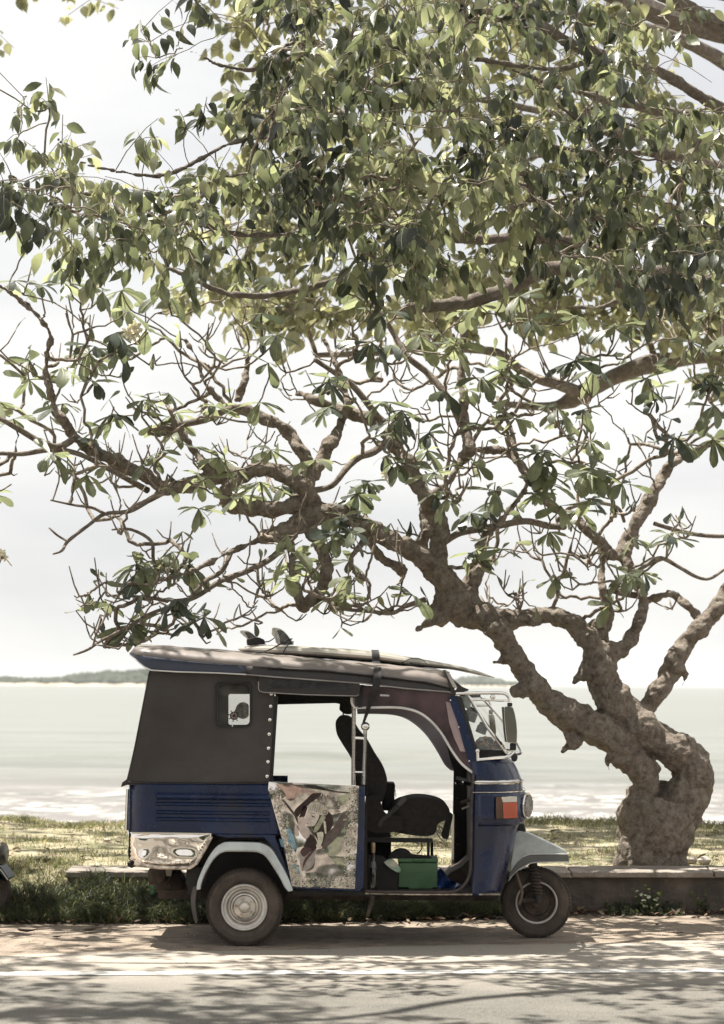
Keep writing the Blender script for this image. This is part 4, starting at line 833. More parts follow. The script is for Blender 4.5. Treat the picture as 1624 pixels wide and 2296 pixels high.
# ------------------------------------------------------------------ numpy helpers for foliage and ground cover
def np_mesh(name, V, Fq, mats, parent=None, smooth=True, midx=None, **pr):
    """V (n,3), Fq (m,4) quads"""
    me = bpy.data.meshes.new(name); L = np.array(root_loc(parent))
    V = np.asarray(V, float) - L; Fq = np.asarray(Fq, int)
    me.vertices.add(len(V)); me.vertices.foreach_set('co', V.ravel())
    k = Fq.shape[1]; me.loops.add(Fq.size); me.loops.foreach_set('vertex_index', Fq.ravel())
    me.polygons.add(len(Fq)); me.polygons.foreach_set('loop_start', np.arange(0, Fq.size, k)); me.polygons.foreach_set('loop_total', np.full(len(Fq), k))
    if not isinstance(mats, (list, tuple)): mats = [mats]
    for m_ in mats: me.materials.append(m_)
    if midx is not None: me.polygons.foreach_set('material_index', np.asarray(midx, int))
    if smooth: me.polygons.foreach_set('use_smooth', np.ones(len(Fq), bool))
    me.update(calc_edges=True); me.validate()
    o = bpy.data.objects.new(name, me); C.objects.link(o)
    if parent: o.parent = parent
    return props(o, **pr)
def leaf_tpl(st, fold=.25, droop=.35, twist=0, side=0):
    """st: (t along length, half width); unit length leaf along +Y, normal +Z; folded on the midrib and curling down"""
    V = []; Fq = []
    for i, (t, wd) in enumerate(st):
        z = -droop * t * t * .5; y = t - .18 * droop * t ** 3; a = twist * t; ca, sa = math.cos(a), math.sin(a); ox = side * t * t; V += [(ox - wd * ca, y, z + wd * fold - wd * sa), (ox, y, z - .003), (ox + wd * ca, y, z + wd * fold + wd * sa)]
        if i: a = 3 * (i - 1); Fq += [[a, a + 1, a + 4, a + 3], [a + 1, a + 2, a + 5, a + 4]]
    return np.array(V), np.array(Fq)
FIG_ST = [(0, .012), (.15, .012), (.22, .15), (.38, .275), (.56, .27), (.75, .17), (.90, .045), (1, .006)]
FRA_ST = [(0, .012), (.10, .035), (.30, .085), (.52, .135), (.74, .158), (.90, .11), (1, .01)]
def basis(d, n):
    d = d / np.linalg.norm(d, axis=1, keepdims=True); x = np.cross(d, n); x /= np.linalg.norm(x, axis=1, keepdims=True) + 1e-9; z = np.cross(x, d)
    return np.stack([x, d, z], axis=2)  # columns
def leaf_batch(tpl, pos, d, n, size, wid=None):
    V, Fq = tpl; M = basis(d, n) * size[:, None, None]
    if wid is not None: M[:, :, 0] *= wid[:, None]
    W = np.einsum('nij,kj->nki', M, V) + pos[:, None, :]
    k = len(V); FF = Fq[None] + (np.arange(len(pos)) * k)[:, None, None]
    return W.reshape(-1, 3), FF.reshape(-1, 4), M
def screen(p):
    """world -> photo pixel and depth"""
    q = np.asarray(p) - np.array(CAM); f = q @ np.array(_f); return CX + F * (q @ np.array(RT)) / f, CY - F * (q @ np.array(UP)) / f, f
def place_leaves(tree, tpls, mats, pos, d, n, size, wid, nind=300, name='leaf', score=None):
    """the leaves that show largest become parts of their own, the rest one part of kind stuff"""
    sx_, sy_, dep = screen(pos)
    inn = (sx_ > 5) & (sx_ < 1619) & (sy_ > 5) & (sy_ < 2200)
    sc_ = size / dep * inn * (1 + .25 * NR.rand(len(pos))) if score is None else score * inn
    order = np.argsort(-sc_); ind = order[:nind]; rest = order[nind:]
    # neighbouring sprays share a tone: lit and shaded clumps put into the leaf colour
    w_ = np.sin(pos[:, 0] * 3.1 + 1.3 * pos[:, 2]) + np.cos(pos[:, 1] * 2.7 + pos[:, 2] * 2.9) + .8 * np.sin(pos[:, 0] * 7.3 - pos[:, 2] * 5.1) + NR.normal(0, .9, len(pos))
    rk = np.argsort(np.argsort(w_)) / len(w_); ordm = CLUMP_TONE.get(len(mats)); mi = np.array(ordm)[np.minimum((rk * len(ordm)).astype(int), len(ordm) - 1)]
    meshes = []
    for ti, tp in enumerate(tpls):
        for m_ in mats:
            me = bpy.data.meshes.new(name); me.from_pydata([tuple(v) for v in tp[0]], [], [list(f) for f in tp[1]]); me.materials.append(m_)
            me.polygons.foreach_set('use_smooth', [True] * len(tp[1])); meshes.append(me)
            cen = tp[0][1::3]; bmx = bmesh.new(); bmx.from_mesh(me); me.materials.append(RIBM)
            for sg in (1, -1):
                pv = None
                for ii, cc in enumerate(cen[:-1]):
                    wv = .014 * (1 - .7 * ii / len(cen)); cur = [bmx.verts.new((u_ * wv, cc[1], cc[2] + sg * .006)) for u_ in (-1, 1)]
                    if pv: f_ = bmx.faces.new([pv[0], pv[1], cur[1], cur[0]]); f_.material_index = 1
                    pv = cur
            bmx.to_mesh(me); bmx.free()
    M = basis(d, n) * size[:, None, None]; M[:, :, 0] *= wid[:, None]
    L = root_loc(tree)
    for i in ind:
        o = bpy.data.objects.new(name, meshes[NR.randint(len(tpls)) * len(mats) + mi[i]]); C.objects.link(o); o.parent = tree
        a = Matrix([[*M[i][r], pos[i][r] - L[r]] for r in range(3)] + [[0, 0, 0, 1]]); o.matrix_local = a
    VV = []; FF = []; MI = []; k = 0
    for ti, tp in enumerate(tpls):
        s = rest[ti::len(tpls)]
        V, Fq, _ = leaf_batch(tp, pos[s], d[s], n[s], size[s], wid[s]); VV.append(V); FF.append(Fq + k); k += len(V); MI.append(np.repeat(mi[s], len(tp[1])))
    np_mesh('leaves', np.concatenate(VV), np.concatenate(FF), mats, tree, midx=np.concatenate(MI), kind='stuff')
CLUMP_TONE = {3: [2, 0, 0, 1, 1], 4: [2, 2, 0, 0, 0, 1, 1, 3]}  # leaf materials from dark, shaded-looking clumps to pale, lit-looking ones
class Tubes:
    def __init__(s): s.V = []; s.F = []; s.k = 0
    def add(s, P_, r, n=5):
        P_ = np.asarray(P_, float); r = np.asarray(r, float); m_ = len(P_)
        T = np.gradient(P_, axis=0); T /= np.linalg.norm(T, axis=1, keepdims=True) + 1e-9
        a = np.cross(T, [0.13, .31, .94]); a /= np.linalg.norm(a, axis=1, keepdims=True) + 1e-9; b_ = np.cross(T, a)
        q = np.arange(n) * 2 * math.pi / n
        V = P_[:, None, :] + (a[:, None, :] * np.cos(q)[None, :, None] + b_[:, None, :] * np.sin(q)[None, :, None]) * r[:, None, None]
        s.V.append(V.reshape(-1, 3)); i, j = np.meshgrid(np.arange(m_ - 1), np.arange(n), indexing='ij'); j2 = (j + 1) % n
        s.F.append((np.stack([i * n + j, i * n + j2, (i + 1) * n + j2, (i + 1) * n + j], -1).reshape(-1, 4)) + s.k); s.k += m_ * n
        # cap the tip with a degenerate-free point ring
        tip = P_[-1] + T[-1] * r[-1] * .6; s.V.append(tip[None]); base = s.k - n
        s.F.append(np.array([[base + u, base + (u + 1) % n, s.k, s.k] for u in range(n)])); s.k += 1
    def make(s, name, m_, parent, **pr):
        F_ = np.concatenate(s.F); V = np.concatenate(s.V)
        me = bpy.data.meshes.new(name); L = np.array(root_loc(parent))
        faces = [([a, b, c] if c == d else [a, b, c, d]) for a, b, c, d in F_.tolist()]
        me.from_pydata((V - L).tolist(), [], faces); me.materials.append(m_); me.polygons.foreach_set('use_smooth', [True] * len(me.polygons)); me.update()
        o = bpy.data.objects.new(name, me); C.objects.link(o); o.parent = parent; return props(o, **pr)

# ------------------------------------------------------------------ bark and leaf materials
def bark(name, c1, c2, c3, sc_=7, disp=.0):
    m_ = mat(name, c1, .92, 0, .2, sc_, 1.3, 75, col2=c2, detail=14, spec=.15, dirt=c3, dscale=13, bdet=12)
    for n_ in m_.node_tree.nodes:
        if n_.type == 'TEX_NOISE': n_.inputs['Roughness'].default_value = .72
        if n_.type == 'BUMP': n_.inputs['Strength'].default_value = 1; n_.inputs['Distance'].default_value = .03
    return m_
BARK = bark('frangipani_bark', (.40, .335, .275), (.135, .108, .086), (.40, .36, .30), 22)
BARKT = mat('twig_bark', (.27, .225, .18), .85, 0, .3, 20, .5, 90, spec=.2)
BARKF = bark('fig_bark', (.30, .255, .215), (.17, .14, .115), (.38, .35, .30), 22)
def leafm(name, c, tr, rough=.33, v=.22, mul=None):
    return mat(name, c, rough, 0, v, 3.0, .12, 40, transl=tr, spec=.45, coord='Object')
FL_ = [leafm('frangipani_leaf_a', (.150, .170, .120), .44), leafm('frangipani_leaf_b', (.22, .24, .175), .52), leafm('frangipani_leaf_c', (.060, .074, .058), .28)]
GL_ = [leafm('fig_leaf_a', (.140, .158, .105), .44), leafm('fig_leaf_b', (.21, .225, .155), .52), leafm('fig_leaf_c', (.050, .058, .042), .26), leafm('fig_leaf_d', (.30, .305, .225), .5)]
RIBM = mat('leaf_midrib', (.32, .34, .22), .5, 0, .1)
BL_ = [leafm('far_leaf_a', (.24, .24, .165), .52), leafm('far_leaf_b', (.32, .315, .225), .55), leafm('far_leaf_c', (.17, .172, .115), .5)]

# ------------------------------------------------------------------ traced limbs
def c3(x, y): return (896.9 + .4477 * x, 1065 + .4477 * y)
def c4(x, y): return (.5177 * x, 840.8 + .5177 * y)
def c5(x, y): return (784.8 + .5167 * x, 672.6 + .5167 * y)
def cd_(x, y): return (x, y)
def cu(x, y): return (784.8 + .5167 * x, .5167 * y)      # top right crop
def cl(x, y): return (.5177 * x, .5177 * y)               # top left crop
SCL = {c3: .4477, c4: .5177, c5: .5167, cd_: 1, cu: .5167, cl: .5177}
def limb(conv, pts, Y0, Y1, k=5, wob=.03):
    """traced centre line with radii (crop pixels) -> world points and radii"""
    s = SCL[conv]; q = spline([(*conv(p[0], p[1]), p[2] * s) for p in pts], k); n_ = len(q); ph = R.uniform(0, 6)
    W = []; r = []
    for i, (x, y, rr) in enumerate(q):
        t = i / (n_ - 1); Y = Y0 + (Y1 - Y0) * t + wob * math.sin(ph + i * .7) * (1 if 0 < i < n_ - 1 else 0)
        W.append(P(x, y, Y)); r.append(max(.002, rr * Y / F))
    return W, r
YT = 16.8
FR = [  # frangipani
 (c3, [(1250, 2010, 175), (1245, 1940, 158), (1260, 1850, 172), (1290, 1760, 190), (1310, 1700, 185)], YT, YT),
 (c3, [(1330, 1760, 150), (1390, 1680, 125), (1440, 1600, 108), (1475, 1520, 98), (1455, 1445, 100), (1390, 1385, 95), (1300, 1335, 92), (1200, 1270, 98), (1120, 1190, 100), (1060, 1110, 92), (1025, 1040, 84), (1000, 950, 74), (975, 870, 62), (920, 795, 58), (850, 735, 48), (740, 702, 46), (620, 720, 48), (500, 722, 56), (400, 705, 78), (290, 655, 95), (230, 610, 85)], YT, YT - .1),
 (c3, [(1230, 1780, 140), (1185, 1690, 98), (1210, 1620, 78), (1238, 1555, 66), (1222, 1490, 76), (1165, 1430, 76), (1110, 1370, 72), (1060, 1310, 80), (980, 1270, 84), (900, 1225, 82), (810, 1180, 78), (725, 1118, 66), (665, 1040, 58), (605, 960, 54), (560, 880, 50), (520, 810, 58), (470, 745, 70)], YT, YT - .25),
 (c3, [(1180, 1250, 60), (1225, 1190, 46), (1280, 1105, 50), (1345, 1010, 52), (1385, 920, 50), (1435, 835, 46), (1500, 765, 50), (1565, 700, 45), (1605, 630, 38), (1650, 550, 34), (1720, 470, 30), (1800, 400, 24)], YT, YT + .35),
 (c3, [(1020, 960, 60), (1055, 890, 56), (1110, 875, 42), (1160, 815, 33), (1200, 730, 30), (1222, 650, 32), (1208, 585, 28), (1170, 510, 28), (1140, 440, 34), (1120, 390, 42)], YT + .1, YT + .4),
 (c3, [(1125, 400, 38), (1060, 395, 30), (1000, 340, 28), (930, 270, 30), (860, 205, 28), (790, 175, 22), (735, 135, 22), (690, 85, 20), (640, 20, 18), (600, -60, 15), (560, -150, 12)], YT + .4, YT + .1),
 (c3, [(1120, 400, 40), (1150, 315, 40), (1190, 215, 32), (1245, 135, 38), (1290, 60, 34), (1335, -25, 28), (1400, -80, 22), (1500, -130, 18), (1620, -190, 15), (1750, -260, 12)], YT + .4, YT + .9),
 (c3, [(985, 790, 62), (1020, 745, 46), (1040, 700, 34), (1022, 620, 24), (1010, 520, 22), (1018, 420, 20), (1000, 330, 16)], YT + .2, YT + .6),
 (c3, [(1225, 628, 20), (1290, 612, 16), (1365, 598, 20), (1430, 645, 22), (1480, 695, 24), (1500, 740, 30)], YT + .4, YT + .3),
 (c3, [(1195, 605, 18), (1110, 592, 16), (1045, 580, 12), (1030, 620, 12)], YT + .4, YT + .5),
 (c3, [(300, 655, 92), (245, 555, 68), (180, 480, 62), (110, 412, 54), (40, 372, 50), (-40, 330, 44), (-110, 290, 42), (-200, 240, 40), (-300, 222, 38)], YT - .1, YT - .5),
 (c4, [(1500, 600, 46), (1400, 598, 42), (1300, 640, 42), (1210, 685, 40), (1140, 700, 34)], YT - .5, YT - .7),
 (c4, [(1350, 680, 32), (1395, 760, 28), (1418, 850, 27), (1400, 920, 28), (1355, 975, 28), (1308, 1002, 27), (1288, 940, 22), (1272, 860, 19), (1266, 760, 16), (1250, 700, 15)], YT - .55, YT - .75),
 (c4, [(1400, 600, 40), (1310, 560, 38), (1200, 578, 36), (1100, 568, 40), (1010, 560, 40), (985, 500, 36), (1050, 440, 34), (1130, 405, 34), (1220, 430, 38), (1320, 490, 38), (1360, 560, 36)], YT - .5, YT - .6),
 (c4, [(1050, 440, 36), (950, 435, 34), (840, 470, 34), (720, 492, 32), (620, 435, 30), (520, 382, 27), (400, 325, 26), (320, 262, 24), (262, 185, 20), (225, 95, 17), (200, 0, 15), (205, -90, 13), (218, -170, 12), (170, -250, 11), (80, -330, 10), (-20, -400, 9)], YT - .5, YT - 1.2),
 (c4, [(330, 270, 16), (255, 312, 16), (180, 292, 15), (90, 240, 13), (0, 188, 11), (-80, 150, 9)], YT - .9, YT - 1.3),
 (c4, [(640, 500, 15), (560, 455, 13), (460, 400, 13), (350, 345, 12), (230, 322, 13), (100, 342, 11), (0, 340, 9), (-80, 352, 8)], YT - .7, YT - 1.2),
 (c4, [(1340, 500, 30), (1338, 410, 30), (1300, 325, 29), (1240, 238, 28), (1150, 190, 27), (1055, 152, 25), (985, 132, 14), (905, 62, 12), (872, 0, 11), (850, -80, 10), (800, -150, 8)], YT - .5, YT - .2),
 (c4, [(1030, 110, 18), (1050, 50, 15), (1068, -10, 14), (1075, -80, 12)], YT - .3, YT - .2),
 (c4, [(1060, 152, 16), (990, 150, 15), (900, 190, 16), (800, 212, 16), (740, 232, 16), (690, 225, 12)], YT - .3, YT - .6),
 (c4, [(760, 215, 22), (800, 270, 16), (840, 330, 16), (880, 385, 18), (925, 425, 22)], YT - .6, YT - .55),
 (c4, [(1350, 450, 28), (1380, 390, 28), (1420, 310, 30), (1465, 250, 23), (1495, 150, 18), (1490, 50, 16), (1450, -60, 13), (1400, -160, 11)], YT - .4, YT + .3),
 (c4, [(1360, 500, 14), (1440, 478, 13), (1505, 400, 15), (1560, 355, 15), (1624, 330, 17), (1700, 265, 16)], YT - .5, YT - .1),
 (c4, [(720, 500, 16), (640, 545, 13), (560, 590, 10), (455, 602, 9), (385, 650, 8), (295, 720, 8), (270, 760, 6), (232, 775, 4)], YT - .8, YT - 1.4),
 (c4, [(455, 602, 8), (400, 575, 7), (330, 565, 6), (280, 555, 5), (220, 542, 4)], YT - 1.1, YT - 1.4),
 (c4, [(295, 720, 6), (250, 695, 5), (214, 662, 4)], YT - 1.3, YT - 1.35),
 (c4, [(1210, 695, 24), (1100, 725, 15), (1000, 765, 13), (900, 815, 12), (800, 860, 11), (690, 888, 10), (560, 905, 7), (450, 900, 5)], YT - .7, YT - 1.5),
 (c4, [(1280, 690, 16), (1180, 790, 14), (1070, 850, 13), (960, 890, 12), (850, 960, 11), (760, 980, 11), (650, 965, 8), (535, 955, 5)], YT - .6, YT - 1.3),
 (c4, [(1000, 770, 12), (960, 850, 11), (880, 900, 10), (800, 990, 10), (720, 1010, 9), (640, 1040, 8), (540, 1100, 8), (440, 1150, 7), (380, 1190, 6), (320, 1212, 4)], YT - .8, YT - 1.6),
 (c4, [(690, 888, 10), (665, 800, 8), (655, 720, 8), (570, 670, 7), (485, 670, 4)], YT - 1., YT - 1.3),
 (c4, [(1600, 690, 18), (1560, 740, 14), (1520, 790, 12), (1540, 860, 10), (1600, 900, 9), (1580, 990, 8), (1500, 1000, 7), (1400, 1020, 6)], YT - .4, YT - .9),
 (c3, [(320, 600, 70), (370, 510, 46), (395, 430, 42), (410, 350, 24), (428, 250, 15), (470, 160, 12), (500, 60, 10)], YT - .1, YT + .3),
 (c3, [(210, 500, 60), (192, 400, 46), (200, 300, 46), (185, 200, 44), (130, 110, 42), (80, 30, 38), (40, -70, 36), (-40, -150, 34)], YT - .2, YT - .1),
 (c5, [(215, 640, 36), (150, 560, 32), (60, 512, 29), (-40, 478, 25), (-140, 440, 20), (-230, 400, 16)], YT - .1, YT + .2),
 (c5, [(300, 1080, 30), (330, 1000, 28), (320, 900, 18), (390, 820, 14), (440, 780, 15), (480, 700, 22), (520, 650, 30), (500, 540, 25), (490, 420, 20), (482, 300, 15), (500, 100, 13), (508, 20, 12), (500, -60, 10)], YT + .0, YT + .5),
 (c5, [(480, 540, 16), (430, 430, 15), (340, 320, 15), (250, 245, 14), (180, 130, 12), (120, 40, 10), (40, -30, 9)], YT + .3, YT + .5),
 (c5, [(160, 560, 14), (100, 480, 15), (20, 380, 14), (-60, 320, 12), (-150, 260, 11)], YT, YT - .4),
 (c5, [(540, 650, 15), (620, 655, 14), (690, 660, 14), (740, 710, 20), (790, 790, 22)], YT + .3, YT + .3),
 (c5, [(510, 660, 12), (560, 570, 9), (610, 520, 9), (700, 510, 8), (760, 400, 8), (830, 330, 7)], YT + .3, YT + .6),
 (c5, [(720, 690, 12), (705, 580, 10), (660, 470, 10), (640, 420, 8)], YT + .3, YT + .5),
 (c5, [(560, 1080, 26), (620, 1000, 12), (700, 900, 10), (760, 820, 9), (770, 740, 8)], YT + .1, YT + .4),
 (c5, [(400, 1060, 14), (480, 1010, 16), (620, 985, 16), (760, 960, 15), (860, 980, 16), (930, 985, 14)], YT + .0, YT + .4),
 (c5, [(900, 960, 10), (960, 900, 10), (1060, 880, 9), (1160, 900, 8), (1190, 960, 8)], YT + .3, YT + .7),
 (c5, [(230, 1180, 24), (140, 1120, 18), (90, 1060, 14), (40, 1000, 12), (-40, 940, 12), (-90, 900, 10)], YT - .1, YT - .7),
 (c5, [(330, 1300, 14), (240, 1330, 10), (180, 1360, 9), (80, 1350, 9), (0, 1345, 8), (-70, 1335, 6)], YT - .1, YT - .9),
 (c5, [(1240, 1180, 9), (1290, 1150, 9), (1350, 1120, 10), (1430, 1160, 9), (1500, 1200, 8), (1560, 1210, 7), (1624, 1170, 6)], YT + .4, YT + .8),
 (c5, [(1320, 970, 10), (1420, 1000, 10), (1520, 1020, 10), (1624, 1025, 9), (1720, 1010, 8)], YT + .6, YT + .9),
 (cd_, [(-260, 1180, 16), (-150, 1250, 12), (-60, 1268, 9), (-10, 1262, 6), (6, 1248, 4)], YT - 1.2, 15.4),
 (c3, [(1330, 1900, 70), (1395, 1935, 42), (1440, 1975, 24)], YT, YT - .1),
 (c3, [(1180, 1900, 70), (1110, 1945, 44), (1070, 1985, 20)], YT, YT - .12),
 (c3, [(1260, 1900, 70), (1270, 1950, 60), (1300, 2000, 36)], YT, YT - .25),
 (c3, [(200, 700, 60), (140, 740, 24), (95, 770, 14), (68, 785, 5)], YT - .15, YT - .3),
 (c3, [(880, 1270, 60), (870, 1340, 38), (835, 1370, 22), (812, 1392, 6)], YT - .12, YT - .2),
 (c3, [(960, 960, 60), (900, 1010, 26), (872, 1045, 6)], YT, YT - .1),
 (c3, [(620, 1080, 46), (580, 1085, 30), (556, 1090, 16)], YT - .2, YT - .25),
 (c3, [(540, 910, 40), (500, 935, 12), (468, 938, 4)], YT - .2, YT - .25),
 (c3, [(1420, 1400, 70), (1400, 1345, 44), (1390, 1320, 30)], YT, YT - .05),
 (c3, [(1500, 1480, 70), (1560, 1520, 16), (1572, 1555, 5)], YT, YT),
 (c3, [(1110, 1420, 60), (1060, 1400, 24), (1040, 1440, 10), (1050, 1480, 4)], YT - .1, YT - .1),
 (c3, [(1380, 960, 46), (1430, 1000, 14), (1415, 1050, 5)], YT + .1, YT + .1),
]
fr = thing('frangipani_tree', 'gnarled frangipani tree leaning over the three-wheeler from behind the low wall', 'tree', tuple(G(1455, 1940, .28)))
nodesF = []
bb = B(); thin = Tubes()
for conv, pts, a, c in FR:
    W, r = limb(conv, pts, a, c)
    for w_, q_ in zip(W, r): nodesF.append((np.array(w_), q_))
    if max(r) > .030:
        s_ = len(bb.v); rr_ = [q_ * (1 + .06 * math.sin(i * 1.3 + R.random())) for i, q_ in enumerate(r)]
        bb.tube(W, rr_, n=12, jit=.035); 
    thin.add([tuple(v) for v in W], r, 8) if max(r) <= .030 else None
tk = bb.make('trunk', BARK, fr, angle=180)
md = tk.modifiers.new('r', 'REMESH'); md.mode = 'VOXEL'; md.voxel_size = .0105; md.use_smooth_shade = True
sm = tk.modifiers.new('sm', 'SMOOTH'); sm.iterations = 3; sm.factor = .5
tx = bpy.data.textures.new('barkbig', 'CLOUDS'); tx.noise_scale = .11; tx.noise_depth = 3
d1 = tk.modifiers.new('d', 'DISPLACE'); d1.texture = tx; d1.strength = .060; d1.mid_level = .52; d1.texture_coords = 'LOCAL'
tx2 = bpy.data.textures.new('barkfine', 'CLOUDS'); tx2.noise_scale = .03; tx2.noise_depth = 2
d2 = tk.modifiers.new('d2', 'DISPLACE'); d2.texture = tx2; d2.strength = .014; d2.texture_coords = 'LOCAL'
thin.make('branches', BARKT if False else BARK, fr, kind='stuff')

# ------------------------------------------------------------------ growth: attractors join the nearest limb and become limbs themselves
def grow(nodes, pts, rtip, maxd, tub, rcap=.022, sag=0.0, wig=.06, seg=5, expo=.40, nside=5, minr=0):
    N = [n_[0] for n_ in nodes if n_[1] >= minr]; par = [-1] * len(N); cnt = [0] * len(N); base = len(N)
    A = np.array(pts); NA = np.array(N)
    dmin = np.array([np.min(np.linalg.norm(NA - p, axis=1)) for p in A]); order = np.argsort(dmin)
    paths = []; tips = []
    buf = np.zeros((base + len(A) * seg + 5, 3)); buf[:base] = NA; nb = base
    for ai in order:
        p = A[ai]; dd = np.linalg.norm(buf[:nb] - p, axis=1); dd2 = dd + .35 * np.maximum(0, buf[:nb, 2] - p[2]); j = int(np.argmin(dd2))
        if dd[j] > maxd or dd[j] < .05: continue
        q = buf[j]; L = dd[j]; mid = (p + q) / 2 + NR.normal(0, 1, 3) * L * wig * 2 + np.array([0, 0, -sag * L + .10 * L])
        idx = [j]; pth = [q]
        for k in range(1, seg + 1):
            t = k / seg; v = (1 - t) ** 2 * q + 2 * t * (1 - t) * mid + t * t * p + (NR.normal(0, 1, 3) * L * wig * .35 if k < seg else 0)
            pth.append(v); buf[nb] = v; par.append(idx[-1]); cnt.append(0); idx.append(nb); nb += 1
        paths.append((idx, pth)); tips.append((ai, idx[-1], pth[-1] - pth[-2]))
        u = idx[-1]
        while u >= base: cnt[u] += 1; u = par[u]
        if u >= 0: cnt[u] += 1
    for idx, pth in paths:
        r = [min(rcap, rtip * max(1, cnt[k]) ** expo) for k in idx[1:]]; r = [r[0]] + r
        tub.add(pth, r, nside)
    return tips, A
def pip(x, y, poly):
    c = False; j = len(poly) - 1
    for i in range(len(poly)):
        xi, yi = poly[i]; xj, yj = poly[j]
        if (yi > y) != (yj > y) and x < (xj - xi) * (y - yi) / (yj - yi) + xi: c = not c
        j = i
    return c
def scatter(poly, n_, Y0, Y1, holes=()):
    xs_ = [p[0] for p in poly]; ys_ = [p[1] for p in poly]; o = []
    while len(o) < n_:
        x, y = R.uniform(min(xs_), max(xs_)), R.uniform(min(ys_), max(ys_))
        if pip(x, y, poly) and not any(pip(x, y, h) for h in holes): o.append(tuple(P(x, y, R.uniform(Y0, Y1))))
    return o

# --- frangipani twigs, whorls and flowers
spots = []; kinds = []
def addz(poly, n_, Y0, Y1, kd):
    for p in scatter(poly, n_, Y0, Y1): spots.append(p); kinds.append(kd)
for x, y, Y in ((340, 905, 15.4), (465, 935, 15.5), (722, 885, 15.5), (838, 795, 15.6), (1148, 862, 15.7), (1325, 995, 15.6), (1330, 1085, 15.9), (1043, 1065, 15.6), (752, 1232, 15.2), (430, 1195, 15.4),
                (600, 1150, 15.5), (905, 1048, 15.6), (1515, 985, 15.8), (430, 1085, 15.7), (690, 1095, 15.3), (580, 1040, 15.6), (1195, 930, 16.2), (205, 690, 15.6), (150, 620, 16.), (300, 770, 15.6), (60, 560, 15.8), (1210, 1095, 16), (1245, 730, 15.9), (900, 1360, 16), (860, 800, 15.9), (985, 900, 16), (1590, 1000, 16)):
    spots.append(tuple(P(x, y, Y))); kinds.append('leafy')
addz([(0, 560), (260, 640), (300, 1000), (200, 1080), (0, 1110)], 22, 15.3, 17.3, 'leafy')
addz([(250, 640), (900, 640), (900, 1150), (560, 1160), (250, 1050)], 28, 15.3, 16.9, 'leafy')
addz([(900, 640), (1624, 700), (1624, 1150), (900, 1150)], 42, 15.3, 16.8, 'leafy')
addz([(230, 1330), (420, 1230), (470, 1420), (240, 1440)], 9, 15.2, 16, 'leafy')
addz([(560, 1200), (940, 1200), (940, 1360), (560, 1400)], 8, 15.4, 16.6, 'leafy')
addz([(1060, 1150), (1560, 1150), (1500, 1370), (1060, 1340)], 15, 15.8, 16.9, 'leafy')
addz([(120, 960), (520, 1080), (620, 1400), (200, 1460), (240, 1250)], 46, 15.2, 17, 'bare')
addz([(170, 1330), (430, 1250), (470, 1440), (200, 1470)], 44, 15.2, 16.2, 'bare')
addz([(560, 1180), (950, 1180), (930, 1400), (560, 1400)], 46, 15.4, 17, 'bare')
addz([(1050, 1130), (1600, 1130), (1500, 1400), (1050, 1390)], 58, 16.2, 18, 'bare')
addz([(0, 700), (520, 700), (520, 1080), (0, 1080)], 60, 15.4, 17.6, 'bare')
addz([(500, 700), (1000, 700), (1000, 1150), (500, 1150)], 72, 15.8, 18, 'bare')
addz([(1000, 700), (1624, 700), (1624, 1130), (1000, 1130)], 74, 15.8, 18.2, 'bare')
# part of the crown past the frame
for _ in range(60):
    spots.append(tuple(P(R.uniform(-420, 0), R.uniform(500, 1150), R.uniform(15.2, 17.4)))); kinds.append('leafy' if R.random() < .6 else 'bare')
tw = Tubes(); tips, A = grow(nodesF, spots, .0060, 1.25, tw, .015, sag=.10, wig=.07, seg=6)
lp, ldv, lnv, lsz, lwd = [], [], [], [], []
for ai, _, dv in tips:
    p = A[ai]; dv = dv / (np.linalg.norm(dv) + 1e-9); dv = dv + np.array([0, 0, .5]); dv /= np.linalg.norm(dv)
    nfork = NR.choice([1, 2, 3], p=[.3, .45, .25]); ends = []
    for k in range(nfork):
        e = dv + NR.normal(0, .75, 3) * np.array([1, 1, .7]); e /= np.linalg.norm(e); L = NR.uniform(.05, .16)
        m1 = p + e * L * .5 + np.array([0, 0, .01]); m2 = p + e * L + np.array([0, 0, .02 + .3 * L])
        tw.add([p, m1, m2], [.0065, .0058, .0060 if kinds[ai] == 'leafy' else .0042], 5); ends.append((m2, e))
    if kinds[ai] == 'leafy':
        for k_, (c, e) in enumerate(ends[:2] if NR.rand() < .35 else ends[:1]):
            nl = NR.randint(6, 11); ax = e * .35 + np.array([0, 0, .9]); ax /= np.linalg.norm(ax); u = np.cross(ax, [.3, .9, .1]); u /= np.linalg.norm(u); v = np.cross(ax, u); ph = NR.rand() * 6
            sz0 = NR.uniform(.19, .285)
            for i in range(nl):
                q = ph + 2.4 * i; tilt = NR.uniform(-.75, .55); rad = u * math.cos(q) + v * math.sin(q)
                d_ = rad * math.cos(tilt) + ax * math.sin(tilt) + np.array([0, 0, -.15]); lp.append(c); ldv.append(d_); lnv.append(ax * math.cos(tilt) - rad * math.sin(tilt) + NR.normal(0, .2, 3)); lsz.append(sz0 * NR.uniform(.5, 1.05)); lwd.append(NR.uniform(.95, 1.35))
    elif NR.rand() < .45:
        for i in range(NR.randint(1, 3)):
            lp.append(ends[0][0]); ldv.append(NR.normal(0, 1, 3) + np.array([0, 0, -.6])); lnv.append(NR.normal(0, 1, 3)); lsz.append(NR.uniform(.09, .16)); lwd.append(NR.uniform(.9, 1.3))
tw.make('twigs', BARKT, fr, kind='stuff')
frt = [leaf_tpl(FRA_ST, .15, .3, .3), leaf_tpl(FRA_ST, .08, .8, -.4, .08), leaf_tpl(FRA_ST, .3, .1, .2, -.06), leaf_tpl(FRA_ST, -.1, .5, .7, .05)]
place_leaves(fr, frt, FL_, np.array(lp), np.array(ldv), np.array(lnv), np.array(lsz), np.array(lwd))
print('frangipani leaves', len(lp))
